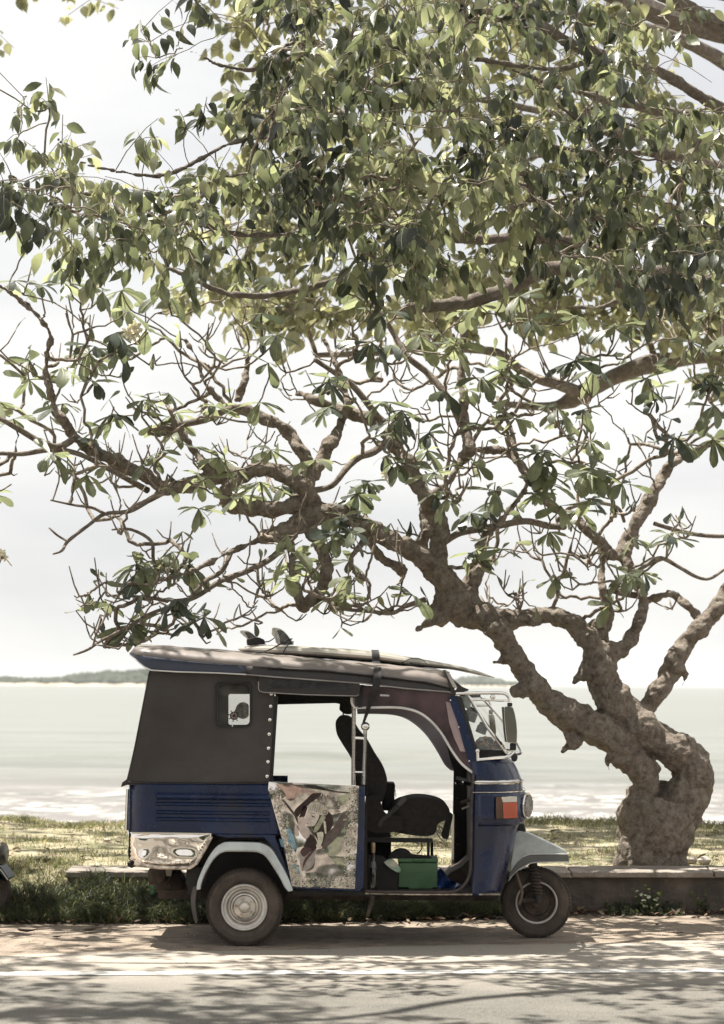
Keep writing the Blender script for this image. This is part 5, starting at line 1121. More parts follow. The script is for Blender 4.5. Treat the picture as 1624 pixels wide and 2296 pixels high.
PET = mat('petal_white', (.78, .74, .66), .5, 0, .05, 5, transl=.3)
for (x, y, Y, cnt_, s_) in ((297, 745, 15.3, 7, .055), (8, 1238, 15.4, 3, .04), (862, 1062, 15.8, 5, .035), (870, 1030, 15.9, 4, .03), (210, 640, 15.8, 3, .03)):
    b = B(); c = P(x, y, Y)
    for k in range(cnt_):
        cc = c + Vector((R.uniform(-1, 1), R.uniform(-1, 1), R.uniform(-1, 1))) * s_ * .8
        for i in range(5):
            q = 2 * math.pi * i / 5 + k; d_ = Vector((math.cos(q), -.5, math.sin(q))).normalized(); s2 = Vector((-math.sin(q), 0, math.cos(q)))
            b.add([cc, cc + d_ * s_ * .5 + s2 * s_ * .25, cc + d_ * s_ * .95 + s2 * s_ * .1, cc + d_ * s_ * .9 - s2 * s_ * .2, cc + d_ * s_ * .4 - s2 * s_ * .15], [[0, 1, 2, 3, 4]])
    b.tube([c, c + Vector((.02, .02, -.05)), c + Vector((.05, .05, -.09))], .004, n=5)
    b.make('flower_cluster', PET, fr, solid=.002)

# ------------------------------------------------------------------ fig tree
fg = thing('fig_tree', 'large-leaved fig tree reaching in from the right above the frangipani', 'tree', (4.6, 17.2, .28))
FT = (4.6, 17.2)
FG = [
 (cu, [(1900, 350, 45), (1760, 220, 40), (1624, 132, 37), (1550, 85, 35), (1440, 22, 33), (1370, -15, 30), (1200, -90, 26), (1000, -180, 22), (700, -300, 18)], 16.6, 14.2),
 (cu, [(1950, 640, 45), (1760, 530, 34), (1624, 478, 30), (1500, 408, 27), (1380, 330, 25), (1250, 282, 24), (1100, 240, 25), (980, 200, 26), (880, 140, 24), (780, 78, 20), (690, 0, 18), (600, -90, 15), (450, -200, 12)], 16.6, 14.0),
 (cu, [(1900, 640, 40), (1760, 560, 32), (1624, 530, 29), (1450, 500, 28), (1300, 470, 25), (1200, 450, 20), (1100, 432, 18), (1000, 400, 12), (850, 360, 10), (700, 300, 9)], 16.8, 15.2),
 (cu, [(1950, 720, 45), (1760, 640, 36), (1624, 610, 34), (1500, 638, 33), (1400, 670, 26), (1250, 662, 17), (1100, 665, 13), (900, 640, 11), (700, 600, 9)], 16.8, 15.4),
 (cu, [(2000, 1050, 70), (1800, 1060, 56), (1624, 1110, 50), (1480, 1150, 42), (1350, 1185, 40), (1200, 1215, 36), (1050, 1190, 34), (900, 1165, 34), (800, 1190, 36), (720, 1230, 36), (620, 1278, 34), (500, 1312, 32), (400, 1325, 30), (300, 1332, 30), (235, 1350, 26)], 16.8, 15.8),
 (cu, [(1900, 1160, 40), (1760, 1170, 34), (1624, 1200, 31), (1500, 1238, 28), (1400, 1250, 24), (1250, 1260, 16), (1100, 1330, 10), (950, 1330, 8)], 17.2, 17.2),
 (cu, [(1480, 1100, 30), (1300, 1080, 26), (1100, 1060, 24), (900, 1040, 24), (700, 1035, 24), (560, 1040, 24), (400, 1015, 28), (250, 985, 30), (120, 935, 28), (40, 890, 22), (-60, 860, 18), (-200, 850, 15), (-330, 850, 14), (-450, 880, 12)], 16.6, 14.6),
 (cl, [(1624, 960, 16), (1400, 1005, 15), (1200, 1020, 14), (1000, 1012, 13), (850, 960, 11), (700, 910, 10), (500, 860, 9), (350, 840, 8), (200, 800, 7)], 15.0, 13.8),
 (cl, [(1550, 1180, 16), (1450, 1215, 17), (1300, 1255, 16), (1150, 1280, 15), (1000, 1272, 14), (900, 1240, 12), (700, 1150, 11), (560, 1130, 12), (440, 1050, 11), (340, 960, 9)], 15.8, 15.2),
 (cl, [(1500, 500, 16), (1350, 560, 14), (1200, 590, 12), (1000, 620, 11), (850, 700, 10), (700, 760, 9), (500, 740, 8), (350, 700, 7), (250, 600, 6), (180, 500, 5)], 14.8, 13.6),
 (cl, [(1700, 180, 18), (1500, 200, 15), (1300, 240, 13), (1100, 300, 11), (950, 280, 9), (850, 230, 7), (750, 190, 5), (640, 110, 4)], 14.6, 13.6),
 (cu, [(1050, 560, 12), (920, 470, 9), (850, 400, 8), (800, 330, 6)], 14.8, 14.4),
 (cu, [(830, 840, 9), (700, 790, 10), (560, 840, 10), (400, 850, 9), (250, 810, 8), (90, 850, 8)], 14.9, 14.5),
 (cu, [(1100, 240, 16), (900, 300, 14), (700, 280, 13), (500, 250, 12), (300, 240, 10), (100, 180, 9), (-100, 120, 8)], 15.2, 14.4),
]
def wl3(a, b, r0, r1, n_=8, wob=.12):
    a = np.array(a); b = np.array(b); o = []
    for i in range(n_ + 1):
        t = i / n_; o.append(a + (b - a) * t + (NR.normal(0, wob, 3) if 0 < i < n_ else 0) + np.array([0, 0, .5 * math.sin(t * math.pi)]))
    q = spline([tuple(v) for v in o], 3); return [Vector(v) for v in q], list(np.linspace(r0, r1, len(q)))
nodesG = []; bb = B()
for conv, pts, a, c in FG:
    W, r = limb(conv, pts, a, c, 5, .04); W = list(W); 
    for w_, q_ in zip(W, r): nodesG.append((np.array(w_), q_))
    bb.tube(W, r, n=10, jit=.06)
    if pts[0][0] > 1850 and conv is cu:   # run on to the trunk, right of the frame
        j = Vector((FT[0], FT[1], W[0].z - .35)); bb.tube([W[0], W[0].lerp(j, .5) + Vector((0, 0, .05)), j], [r[0], r[0] * 1.2, r[0] * 1.6], n=10)
tr0 = [Vector((4.75, 17.3, .1)), Vector((4.7, 17.25, .8)), Vector((4.6, 17.2, 2.2)), Vector((4.62, 17.2, 4.0)), Vector((4.5, 17.0, 5.6)), Vector((4.2, 16.6, 7.0))]
bb.tube([Vector(v) for v in spline([tuple(v) for v in tr0], 4)], list(np.linspace(.46, .17, 21)), n=16, jit=.05)
# limbs of the crown above the picture
for a, e, r0, r1_ in (((4.4, 16.9, 6.0), (-3.8, 12.2, 7.6), .13, .03), ((4.3, 16.7, 6.6), (-1.5, 10.5, 7.4), .12, .03), ((4.3, 16.6, 6.8), (1.5, 10.0, 7.2), .11, .03), ((1.0, 15.0, 7.1), (-4.2, 14.8, 7.9), .07, .025)):
    W, r = wl3(a, e, r0, r1_); bb.tube(W, r, n=8, jit=.05)
    for w_, q_ in zip(W, r): nodesG.append((np.array(w_), q_))
tg = bb.make('trunk', BARKF, fg, angle=180)
md = tg.modifiers.new('r', 'REMESH'); md.mode = 'VOXEL'; md.voxel_size = .016; md.use_smooth_shade = True
d1 = tg.modifiers.new('d', 'DISPLACE'); d1.texture = tx; d1.strength = .035; d1.texture_coords = 'LOCAL'
CAN = [(470, -40), (560, 60), (600, 180), (560, 290), (470, 340), (450, 420), (330, 400), (200, 400), (120, 330), (70, 300), (60, 380), (-20, 420), (-20, 470), (60, 540), (120, 560), (180, 600), (270, 620), (340, 640), (400, 700), (440, 690), (470, 600), (540, 640), (600, 570), (700, 590), (800, 640), (880, 640), (960, 680), (1050, 640), (1140, 600), (1240, 620), (1300, 650), (1400, 640), (1530, 690), (1640, 690), (1640, 260), (1520, 255), (1440, 130), (1420, 60), (1400, -20)]
HOLE = [(1010, 480), (1157, 478), (1160, 524), (1010, 526)]
HOLES = (HOLE,)
def lobes(n_, poly, Y0, Y1, gap=.50):
    o = []; t = 0
    while len(o) < n_ and t < n_ * 30:
        t += 1; x, y = R.uniform(-20, 1640), R.uniform(-30, 700)
        if not pip(x, y, poly) or not pip(x, y + 55, poly) or pip(x, y, HOLE): continue
        g = math.sin(x * .011 + 1.2) * math.cos(y * .016 + .4) + .6 * math.sin(x * .027 + y * .021)
        if g < -gap and R.random() < .7: continue
        o.append(tuple(P(x, y, R.uniform(Y0, Y1))))
    return o
att = lobes(300, CAN, 12.7, 15.4)
att += scatter([(90, 400), (450, 440), (900, 300), (1000, 500), (900, 620), (500, 590), (120, 560)], 85, 13.2, 15.4) + scatter([(1000, 300), (1640, 330), (1640, 660), (1250, 620), (1160, 530), (980, 460)], 80, 13.2, 15.6, (HOLE,)) + scatter([(560, 40), (900, 0), (1000, 260), (560, 300)], 40, 13.2, 15.2)
for (x, y) in ((316, 70), (335, 95), (350, 130), (400, 120), (60, 215), (75, 250), (45, 300), (110, 240), (420, 290), (455, 270), (300, 320), (320, 345), (1500, 60), (1480, 110), (1455, 160), (1440, 130), (1500, 130), (1520, 120), (1560, 260), (1600, 250), (430, 10), (480, 30), (600, 20), (520, 60), (1530, 20)):
    att.append(tuple(P(x, y, R.uniform(13.6, 15))))
# the crown above and beside the picture, which shades the road
for _ in range(520):
    x, y, z = R.uniform(-5.4, 2.2), R.uniform(10.2, 13.0), R.uniform(6.9, 8.4)
    if math.sin(x * 1.3 + .7) * math.cos(y * 1.9) + .5 * math.sin(x * 2.3 + y * 2.1) < -.45: continue
    att.append((x, y, z))
for _ in range(150): att.append((R.uniform(-5.2, -2.7), R.uniform(12.2, 16.0), R.uniform(5.6, 8.2)))
for _ in range(110): att.append(tuple(P(R.uniform(1640, 2050), R.uniform(-200, 700), R.uniform(14.5, 17.5))))
tw = Tubes(); tips, A = grow(nodesG, att, .0034, 2.4, tw, .018, sag=.02, wig=.06, seg=6, expo=.42, nside=4)
print('fig tips', len(tips), len(att))
lp, ldv, lnv, lsz, lwd = [], [], [], [], []
for ai, _, dv in tips:
    p = A[ai]; dv = dv / (np.linalg.norm(dv) + 1e-9); inside = screen(p)[1] > -60
    for k in range(NR.choice([1, 2, 2]) if inside else 3):
        e = dv * .7 + NR.normal(0, .55, 3) + np.array([0, 0, .15]); e /= np.linalg.norm(e); L = NR.uniform(.12, .34); n_ = NR.randint(5, 9)
        en = p + e * L + np.array([0, 0, -.05 * L]); tw.add([p, (p + en) / 2 + np.array([0, 0, .015]), en], [.0034, .0028, .002], 4)
        u = np.cross(e, [0, 0, 1.]); u /= np.linalg.norm(u) + 1e-6
        for i in range(n_):
            t = (i + .6) / n_; c = p + (en - p) * t; sd = 1 if i % 2 else -1
            d_ = u * sd * NR.uniform(.3, .9) + e * NR.uniform(.1, .7) + np.array([0, 0, -NR.uniform(.35, 1.25)]) + NR.normal(0, .18, 3)
            lp.append(c); ldv.append(d_); lnv.append(np.array([0, 0, .9]) + u * sd * .6 + NR.normal(0, .45, 3)); lsz.append(NR.uniform(.11, .195) if NR.rand() > .2 else NR.uniform(.06, .11)); lwd.append(NR.uniform(.5, .85))
tw.make('twigs', BARKT, fg, kind='stuff')
ft = [leaf_tpl(FIG_ST, .16, .45, .4, .08), leaf_tpl(FIG_ST, .06, 1.0, -.5, -.06), leaf_tpl(FIG_ST, .32, .2, .2), leaf_tpl(FIG_ST, -.15, .7, .9, .1), leaf_tpl(FIG_ST, .10, 1.3, -.9, -.1)]
lp = np.array(lp); sx_, sy_, dep = screen(lp); keep = ~((sx_ > 1440) & (sy_ > 130) & (sy_ < 215) & (sx_ < 1700) & (NR.rand(len(lp)) < .9))
place_leaves(fg, ft, GL_, lp[keep], np.array(ldv)[keep], np.array(lnv)[keep], np.array(lsz)[keep], np.array(lwd)[keep])
print('fig leaves', len(lp))

# ------------------------------------------------------------------ the tree further back
bt_ = thing('shade_tree', 'yellow-green broadleaved tree further back behind both other trees', 'tree', (6.6, 22.5, .2))
BT = [
 (c5, [(2000, 330, 60), (1800, 270, 44), (1624, 240, 36), (1500, 250, 30), (1330, 272, 42), (1200, 310, 38), (1080, 368, 34), (980, 422, 42), (900, 458, 22), (780, 460, 18), (620, 448, 10)], 22.5, 22),
 (c5, [(990, 405, 30), (930, 375, 26), (820, 345, 20), (740, 300, 18), (640, 230, 20), (500, 212, 18), (300, 208, 18), (100, 230, 15), (-150, 240, 11)], 22, 21.5),
 (c5, [(1320, 250, 16), (1300, 180, 13), (1260, 110, 11), (1200, 20, 9), (1100, -80, 8)], 22.3, 22.5),
 (cu, [(2000, 900, 50), (1800, 800, 40), (1500, 700, 30), (1200, 600, 24), (900, 500, 18), (500, 420, 14), (100, 360, 12)], 22.5, 21),
 (cu, [(2000, 500, 50), (1800, 380, 40), (1500, 200, 30), (1200, 100, 24), (900, 60, 18), (500, 50, 14), (100, 80, 12)], 22.5, 21),
]
nodesB = []; bb = B()
for conv, pts, a, c in BT:
    W, r = limb(conv, pts, a, c, 4, .05)
    for w_, q_ in zip(W, r): nodesB.append((np.array(w_), q_))
    bb.tube(W, r, n=8, jit=.06)
    if pts[0][0] == 2000: j = Vector((6.6, 22.5, W[0].z - .6)); bb.tube([W[0], W[0].lerp(j, .5), j], [r[0], r[0] * 1.2, r[0] * 1.5], n=8)
bb.tube([Vector(v) for v in spline([(6.8, 22.6, 0), (6.6, 22.5, 1.5), (6.6, 22.5, 4), (6.5, 22.5, 6.5), (6.2, 22.3, 8.5)], 4)], list(np.linspace(.5, .2, 17)), n=14, jit=.05)
bb.make('trunk', BARKF, bt_, angle=180)
att = scatter([(380, 640), (640, 650), (900, 670), (1100, 640), (1624, 640), (1660, 840), (1600, 860), (1590, 730), (1300, 720), (1150, 690), (900, 730), (700, 720), (500, 700)], 120, 20.8, 23.2)
att += scatter([(420, 0), (700, -40), (1400, -40), (1430, 60), (1500, 260), (1640, 300), (1640, 640), (900, 640), (450, 620), (480, 300), (540, 220)], 240, 20.5, 23.5, (HOLE, [(980, 470), (1180, 470), (1180, 540), (980, 540)]))
for _ in range(230): att.append((R.uniform(-7.5, 1.0), R.uniform(19.3, 24), R.uniform(8.7, 10.5)))
for a_, e_ in (((6.3, 22.4, 7.5), (-6.5, 21.5, 9.6)), ((5.5, 22, 8.0), (-5, 20, 9.4))):
    W, r = wl3(a_, e_, .14, .04)
    for w_, q_ in zip(W, r): nodesB.append((np.array(w_), q_))
    limb_b = B(); limb_b.tube(W, r, n=8); limb_b.make('limb', BARKF, bt_)
tw = Tubes(); tips, A = grow(nodesB, att, .005, 2.6, tw, .03, wig=.07, seg=5, nside=4)
lp, ldv, lnv, lsz, lwd = [], [], [], [], []
for ai, _, dv in tips:
    p = A[ai]; dv = dv / (np.linalg.norm(dv) + 1e-9)
    for k in range(2):
        e = dv * .6 + NR.normal(0, .7, 3); e /= np.linalg.norm(e); L = NR.uniform(.2, .5); n_ = NR.randint(6, 11); en = p + e * L; tw.add([p, en], [.005, .003], 4)
        for i in range(n_):
            lp.append(p + (en - p) * (i + .5) / n_ + NR.normal(0, .03, 3)); ldv.append(NR.normal(0, .8, 3) + np.array([0, 0, -.8])); lnv.append(NR.normal(0, .6, 3) + np.array([0, 0, .8])); lsz.append(NR.uniform(.14, .23)); lwd.append(NR.uniform(.8, 1.1))
tw.make('twigs', BARKT, bt_, kind='stuff')
place_leaves(bt_, ft, BL_, np.array(lp), np.array(ldv), np.array(lnv), np.array(lsz), np.array(lwd))

# ------------------------------------------------------------------ ground, road, wall, lawn, sea
def gl(px1, py1, px2, py2, z=0):
    a, b_ = G(px1, py1, z), G(px2, py2, z); s_ = (b_.y - a.y) / (b_.x - a.x); return a.y - s_ * a.x, s_
def strip_sheet(name, m_, y0f, y1f, z, x0=-60, x1=60, nx=60, ny=6, **pr):
    X = np.linspace(x0, x1, nx + 1); T = np.linspace(0, 1, ny + 1); V = []; Fq = []
    for j, t in enumerate(T):
        for x in X: V.append((x, y0f(x) + (y1f(x) - y0f(x)) * t, z))
    for j in range(ny):
        for i in range(nx): a = j * (nx + 1) + i; Fq.append([a, a + 1, a + nx + 2, a + nx + 1])
    return np_mesh(name, V, Fq, m_, smooth=False, **pr)
wa, ws = gl(0, 2182, 1624, 2175); wa2, ws2 = gl(0, 2190.5, 1624, 2183); ea, es = gl(0, 2143, 1500, 2112)
SOIL = mat('sandy_soil', (.33, .268, .205), .95, 0, .15, 5, .8, 70, col2=(.21, .165, .125), detail=10, dirt=(.14, .113, .09), dscale=9)
ASPH = bpy.data.materials.new('asphalt'); ASPH.use_nodes = True
t = ASPH.node_tree; N = t.nodes; K = t.links; bs = N['Principled BSDF']; bs.inputs['Roughness'].default_value = .9; bs.inputs['Specular IOR Level'].default_value = .2
tcn = N.new('ShaderNodeTexCoord')
def nz(scale, det, rough=.5, st=None):
    n_ = N.new('ShaderNodeTexNoise'); n_.inputs['Scale'].default_value = scale; n_.inputs['Detail'].default_value = det; n_.inputs['Roughness'].default_value = rough
    if st: mm = N.new('ShaderNodeMapping'); mm.inputs['Scale'].default_value = st; K.new(tcn.outputs['Object'], mm.inputs[0]); K.new(mm.outputs[0], n_.inputs[0])
    else: K.new(tcn.outputs['Object'], n_.inputs[0])
    return n_.outputs[0]
def ramp(src, p0, c0, p1, c1):
    r_ = N.new('ShaderNodeValToRGB'); r_.color_ramp.elements[0].position = p0; r_.color_ramp.elements[0].color = (*c0, 1); r_.color_ramp.elements[1].position = p1; r_.color_ramp.elements[1].color = (*c1, 1); K.new(src, r_.inputs[0]); return r_.outputs[0]
def mixc(f, a, b_):
    x = N.new('ShaderNodeMix'); x.data_type = 'RGBA'
    (K.new(f, x.inputs[0]) if not isinstance(f, float) else setattr(x.inputs[0], 'default_value', f))
    for s_, v in ((6, a), (7, b_)):
        if isinstance(v, tuple): x.inputs[s_].default_value = (*v, 1)
        else: K.new(v, x.inputs[s_])
    return x.outputs[2]
agg = ramp(nz(170, 3, .7), .40, (.070, .066, .058), .62, (.20, .19, .165))
sxyz = N.new('ShaderNodeSeparateXYZ'); K.new(tcn.outputs['Object'], sxyz.inputs[0])
mr = N.new('ShaderNodeMapRange'); mr.inputs[1].default_value = 11.9; mr.inputs[2].default_value = 13.3; K.new(sxyz.outputs[1], mr.inputs[0])
ad = N.new('ShaderNodeMath'); ad.operation = 'MULTIPLY_ADD'; K.new(nz(1.6, 6, .6, (.5, 1.5, 1)), ad.inputs[0]); ad.inputs[1].default_value = .9; K.new(mr.outputs[0], ad.inputs[2])
du = N.new('ShaderNodeMapRange'); du.inputs[1].default_value = .35; du.inputs[2].default_value = 1.35; K.new(ad.outputs[0], du.inputs[0])
col = mixc(du.outputs[0], agg, mixc(nz(60, 5, .7), (.25, .22, .185), (.45, .405, .345)))
K.new(col, bs.inputs['Base Color']); bp = N.new('ShaderNodeBump'); bp.inputs['Strength'].default_value = .7; bp.inputs['Distance'].default_value = .006; K.new(nz(220, 3, .7), bp.inputs['Height']); K.new(bp.outputs[0], bs.inputs['Normal'])
LINE = mat('road_paint', (.62, .60, .56), .7, 0, .06, 30, .3, 200, dirt=(.34, .31, .27), dscale=9)

edge = lambda x: ea + es * x + .035 * math.sin(x * 3.1) + .02 * math.sin(x * 9.7 + 1)
strip_sheet('ground', SOIL, lambda x: -6, lambda x: 17.2, 0, nx=240, ny=40, kind='structure')
strip_sheet('road', ASPH, lambda x: -5, edge, .004, nx=600, ny=8, kind='structure')
strip_sheet('road_edge_line', LINE, lambda x: wa2 + ws2 * x + .006 * math.sin(x * 5), lambda x: wa + ws * x + .006 * math.sin(x * 4.3 + 2), .008, nx=240, ny=1, kind='structure')

# low concrete wall with a flat cap
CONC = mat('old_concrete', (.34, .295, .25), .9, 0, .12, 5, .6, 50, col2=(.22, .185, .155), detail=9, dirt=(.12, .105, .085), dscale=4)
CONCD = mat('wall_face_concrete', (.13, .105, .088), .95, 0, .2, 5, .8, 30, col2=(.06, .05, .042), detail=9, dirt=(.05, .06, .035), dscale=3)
ZW = .30
fa, fs = gl(150, 1954.5, 1600, 1955, ZW); ba, bs_ = gl(150, 1943.5, 1600, 1944, ZW)
xL = G(152, 1949, ZW).x
wall = thing('low_wall', 'low weathered concrete wall with flat capping along the lawn edge', 'wall', (0, 16, 0))
bounds = [xL, G(720, 1949, ZW).x, G(1275, 1949, ZW).x, G(1590, 1949, ZW).x, 6.5, 12]
for a_, c_ in zip(bounds[:-1], bounds[1:]):
    b = B(); g_ = .006
    def q(x, y, z): return (x, y, z)
    x0, x1 = a_ + g_, c_ - g_
    b.add([q(x0, fa + fs * x0, ZW), q(x1, fa + fs * x1, ZW), q(x1, ba + bs_ * x1, ZW + .01), q(x0, ba + bs_ * x0, ZW + .01), q(x0, fa + fs * x0, ZW - .042), q(x1, fa + fs * x1, ZW - .042), q(x1, ba + bs_ * x1, ZW - .042), q(x0, ba + bs_ * x0, ZW - .042)],
          [[0, 1, 2, 3], [4, 7, 6, 5], [0, 4, 5, 1], [1, 5, 6, 2], [2, 6, 7, 3], [3, 7, 4, 0]])
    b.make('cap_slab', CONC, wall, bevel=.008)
nx_ = 300; V = []; 
Xs_ = np.linspace(xL + .02, 12, nx_); rows_ = []
for z in np.linspace(-.03, ZW - .043, 9):
    rows_.append([Vector((x, fa + fs * x + .05 + R.uniform(-.006, .006), z)) for x in Xs_])
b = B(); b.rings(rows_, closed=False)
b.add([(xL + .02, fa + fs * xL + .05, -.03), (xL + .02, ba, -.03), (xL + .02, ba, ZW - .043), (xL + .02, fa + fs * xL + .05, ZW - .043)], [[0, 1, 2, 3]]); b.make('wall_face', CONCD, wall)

# lawn
def smst(a_, c_, x): t_ = np.clip((x - a_) / (c_ - a_), 0, 1); return t_ * t_ * (3 - 2 * t_)
def hn(x, y): return .5 * (.018 * np.sin(x * 2.3 + y * 1.1) + .014 * np.sin(x * 5.1 - y * 3.3) + .010 * np.sin(x * 9.7 + y * 7.9) + .007 * np.sin(x * 17 - y * 13))
def lawn_h(x, y):
    h = .275 + hn(x, y) * .8 + .02 * (y - 16) * .3
    left = (x < xL) * 1.0                      # past the wall's end the turf runs down to the verge
    h = h * (1 - left) + left * (.275 * smst(15.3, 16.5, y) + hn(x, y) * smst(15.4, 16.2, y) + (y - 15.6) * .006)
    edge_ = 21.6 + .35 * np.sin(x * .9) + .15 * np.sin(x * 3.1)
    return h - 1.9 * smst(0, 2.4, y - edge_) - .0
gx = np.concatenate([np.linspace(-40, -8, 40), np.linspace(-7.9, 8, 320), np.linspace(8.2, 40, 40)]); gy = np.concatenate([np.linspace(15.3, 24.4, 190), [26, 30, 38, 60]])
XX, YY = np.meshgrid(gx, gy); ZZ = lawn_h(XX, YY)
front = ba + bs_ * XX + .004
mask = (XX > xL) & (YY < front); YY2 = np.where(mask, front, YY); ZZ = np.where(mask, np.minimum(lawn_h(XX, YY2), ZW + .004), ZZ)
ZZ = np.where(YY > 24.4, -2.2 - (YY - 24.4) * .02, ZZ)
V = np.stack([XX, YY2, ZZ], -1).reshape(-1, 3); nyg, nxg = XX.shape
i_, j_ = np.meshgrid(np.arange(nyg - 1), np.arange(nxg - 1), indexing='ij'); a_ = (i_ * nxg + j_).ravel(); Fq = np.stack([a_, a_ + 1, a_ + nxg + 1, a_ + nxg], -1)
mk = mask.ravel()[Fq]; keepf = ~mk.all(axis=1) & (mk[:, 0] == mk[:, 1]) & (mk[:, 2] == mk[:, 3]); Fq = Fq[keepf]
TURF = mat('sandy_turf', (.33, .285, .185), .95, 0, .2, 2.6, .8, 60, col2=(.155, .15, .075), detail=10, dirt=(.46, .39, .29), dscale=4)
np_mesh('lawn', V, Fq, TURF, kind='structure')

# grass blades on the lawn, weeds and creepers in front of the wall
def blades(name, pts, hts, wds, mats, lean=.5, seg=1, **pr):
    n_ = len(pts); a = NR.rand(n_) * 6.28; up = np.stack([NR.normal(0, lean, n_), NR.normal(0, lean, n_), np.ones(n_)], -1); up /= np.linalg.norm(up, axis=1, keepdims=True)
    sd = np.stack([np.cos(a), np.sin(a), np.zeros(n_)], -1) * wds[:, None]
    mid = pts + up * hts[:, None] * .55; bend = np.stack([NR.normal(0, lean * .8, n_), NR.normal(0, lean * .8, n_), -np.abs(NR.normal(0, .15, n_))], -1) * hts[:, None]
    tip = pts + up * hts[:, None] + bend
    V = np.stack([pts - sd, pts + sd, mid + sd * .8, mid - sd * .8, tip + sd * .12, tip - sd * .12], 1).reshape(-1, 3)
    k = np.arange(n_)[:, None] * 6; Fq = np.concatenate([k + np.array([[0, 1, 2, 3]]), k + np.array([[3, 2, 4, 5]])], 1).reshape(-1, 4)
    mi = np.repeat(NR.randint(0, len(mats), n_), 2); return np_mesh(name, V, Fq, mats, None, smooth=False, midx=mi, **pr)
def gm(name, c, tr=.3): return mat(name, c, .6, 0, .2, 4, transl=tr)
GR = [gm('grass_a', (.13, .145, .06)), gm('grass_b', (.22, .215, .11)), gm('grass_c', (.36, .31, .20)), gm('grass_d', (.08, .095, .04))]
n_ = 60000; x = NR.uniform(-3.9, 4.1, n_) ; y = 16.25 + 5.9 * NR.rand(n_) ** .9
pat = np.sin(x * 2.1 + 1) * np.cos(y * 3.7) + .7 * np.sin(x * 5.3 + y * 2.9) + .4 * np.sin(x * 11 - y * 7) + NR.normal(0, .45, n_)
ok = (pat > -.15) & ((x < xL) | (y > ba + bs_ * x + .03)); x, y = x[ok], y[ok]
pts = np.stack([x, y, lawn_h(x, y) - .003], -1)
blades('grass', pts, NR.uniform(.018, .05, len(x)) * (1 + .8 * (pat[ok] > .8)), np.full(len(x), .0022), GR, .55, kind='stuff', label='short patchy lawn grass growing between wall and sea')
n_ = 9000; x = NR.uniform(-3.6, xL + .02, n_); y = NR.uniform(15.35, 16.9, n_); pts = np.stack([x, y, lawn_h(x, y) - .003], -1)
blades('slope_grass', pts, NR.uniform(.025, .07, n_), np.full(n_, .0028), GR + WD[:2] if False else GR, .6, kind='stuff', label='grass on the slope past the end of the low wall')
n_ = 9000; x = NR.uniform(-3.9, 4.2, n_); y = 21.3 + .35 * np.sin(x * .9) + .15 * np.sin(x * 3.1) + NR.normal(0, .22, n_); pts = np.stack([x, y, lawn_h(x, y)], -1)
blades('edge_grass', pts, NR.uniform(.02, .055, n_) * (1.2 + .8 * np.sin(x * 2.7) * np.sin(x * 6.1)), np.full(n_, .0035), GR, .5, kind='stuff', label='longer grass along the top of the shore bank')
WD = [gm('weed_a', (.055, .075, .035), .3), gm('weed_b', (.085, .105, .045), .35), gm('weed_c', (.035, .050, .025), .25), gm('weed_d', (.16, .15, .08), .35)]
wy = lambda x: fa + fs * x
n_ = 44000; x = NR.uniform(-3.3, 1.35, n_); t_ = NR.rand(n_)
d_ = .55 * (1 - smst(-.9, 1.3, x) * .55); y = wy(x) - .02 - d_ * t_
hh_ = (.31 * (1 - t_) ** .7 * (1 - smst(-.6, 1.2, x) * .75)) * (.55 + .45 * smst(-3.4, -2.0, x)) * (.75 + .25 * np.sin(x * 4.1) * np.cos(x * 9.2 + 1))
z = np.maximum(0, hh_ * NR.rand(n_) ** .5); y = y + 0 * z
pts = np.stack([x, y, z], -1)
blades('weeds', pts, NR.uniform(.03, .11, n_), NR.uniform(.002, .0045, n_), WD, .9, kind='stuff', label='dark tangled weeds growing against the front of the low wall')
n_ = 7000; x = NR.uniform(-3.3, 4.0, n_); t_ = NR.rand(n_); dens = np.where(x > 1.35, (np.sin(x * 7.1) + np.sin(x * 3.3 + 1)) > .35, True); x = x[dens]; t_ = t_[dens]; n_ = len(x)
rr_ = smst(.2, 1.4, x); y = wy(x) + .03 - (.45 - .33 * rr_) * t_; z = NR.rand(n_) * (.20 - .11 * rr_) * (1 - t_) + .005; pts = np.stack([x, y, z], -1)
HT = leaf_tpl([(0, .02), (.2, .3), (.5, .42), (.8, .25), (1, .02)], .1, .3)
Vh, Fh, _ = leaf_batch(HT, pts, NR.normal(0, 1, (n_, 3)) + np.array([0, -.3, .3]), NR.normal(0, .5, (n_, 3)) + np.array([0, -.3, .8]), NR.uniform(.018, .045, n_))
np_mesh('creeping_herbs', Vh, Fh, WD, None, midx=np.repeat(NR.randint(0, 3, n_), len(HT[1])), kind='stuff', label='small round-leaved herbs creeping at the foot of the wall')
# leaf litter on the verge, in the gutter at the foot of the weeds
DRY = [mat('dry_leaf_a', (.15, .10, .065), .9, 0, .3, 20), mat('dry_leaf_b', (.27, .20, .13), .9, 0, .25, 20), mat('dry_leaf_c', (.08, .055, .04), .9, 0, .3, 20)]
LT = leaf_tpl([(0, .02), (.2, .16), (.5, .24), (.8, .14), (1, .01)], .5, -.6)
n_ = 1500; x = NR.uniform(-3.3, 3.6, n_); y = wy(x) - NR.gamma(2, .09, n_) * (1.25 - .5 * smst(.5, 1.6, x)) - .12 + .25 * smst(.8, 1.6, x); y = np.minimum(y, wy(x) - .02); pts = np.stack([x, y, np.full(n_, .008) + .02 * NR.rand(n_)], -1)
Vh, Fh, _ = leaf_batch(LT, pts, NR.normal(0, 1, (n_, 3)) * np.array([1, 1, .2]), NR.normal(0, .4, (n_, 3)) + np.array([0, 0, .8]), NR.uniform(.02, .065, n_))
np_mesh('leaf_litter', Vh, Fh, DRY, None, midx=np.repeat(NR.randint(0, 3, n_), len(LT[1])), kind='stuff', label='dry leaf litter gathered along the foot of the wall')
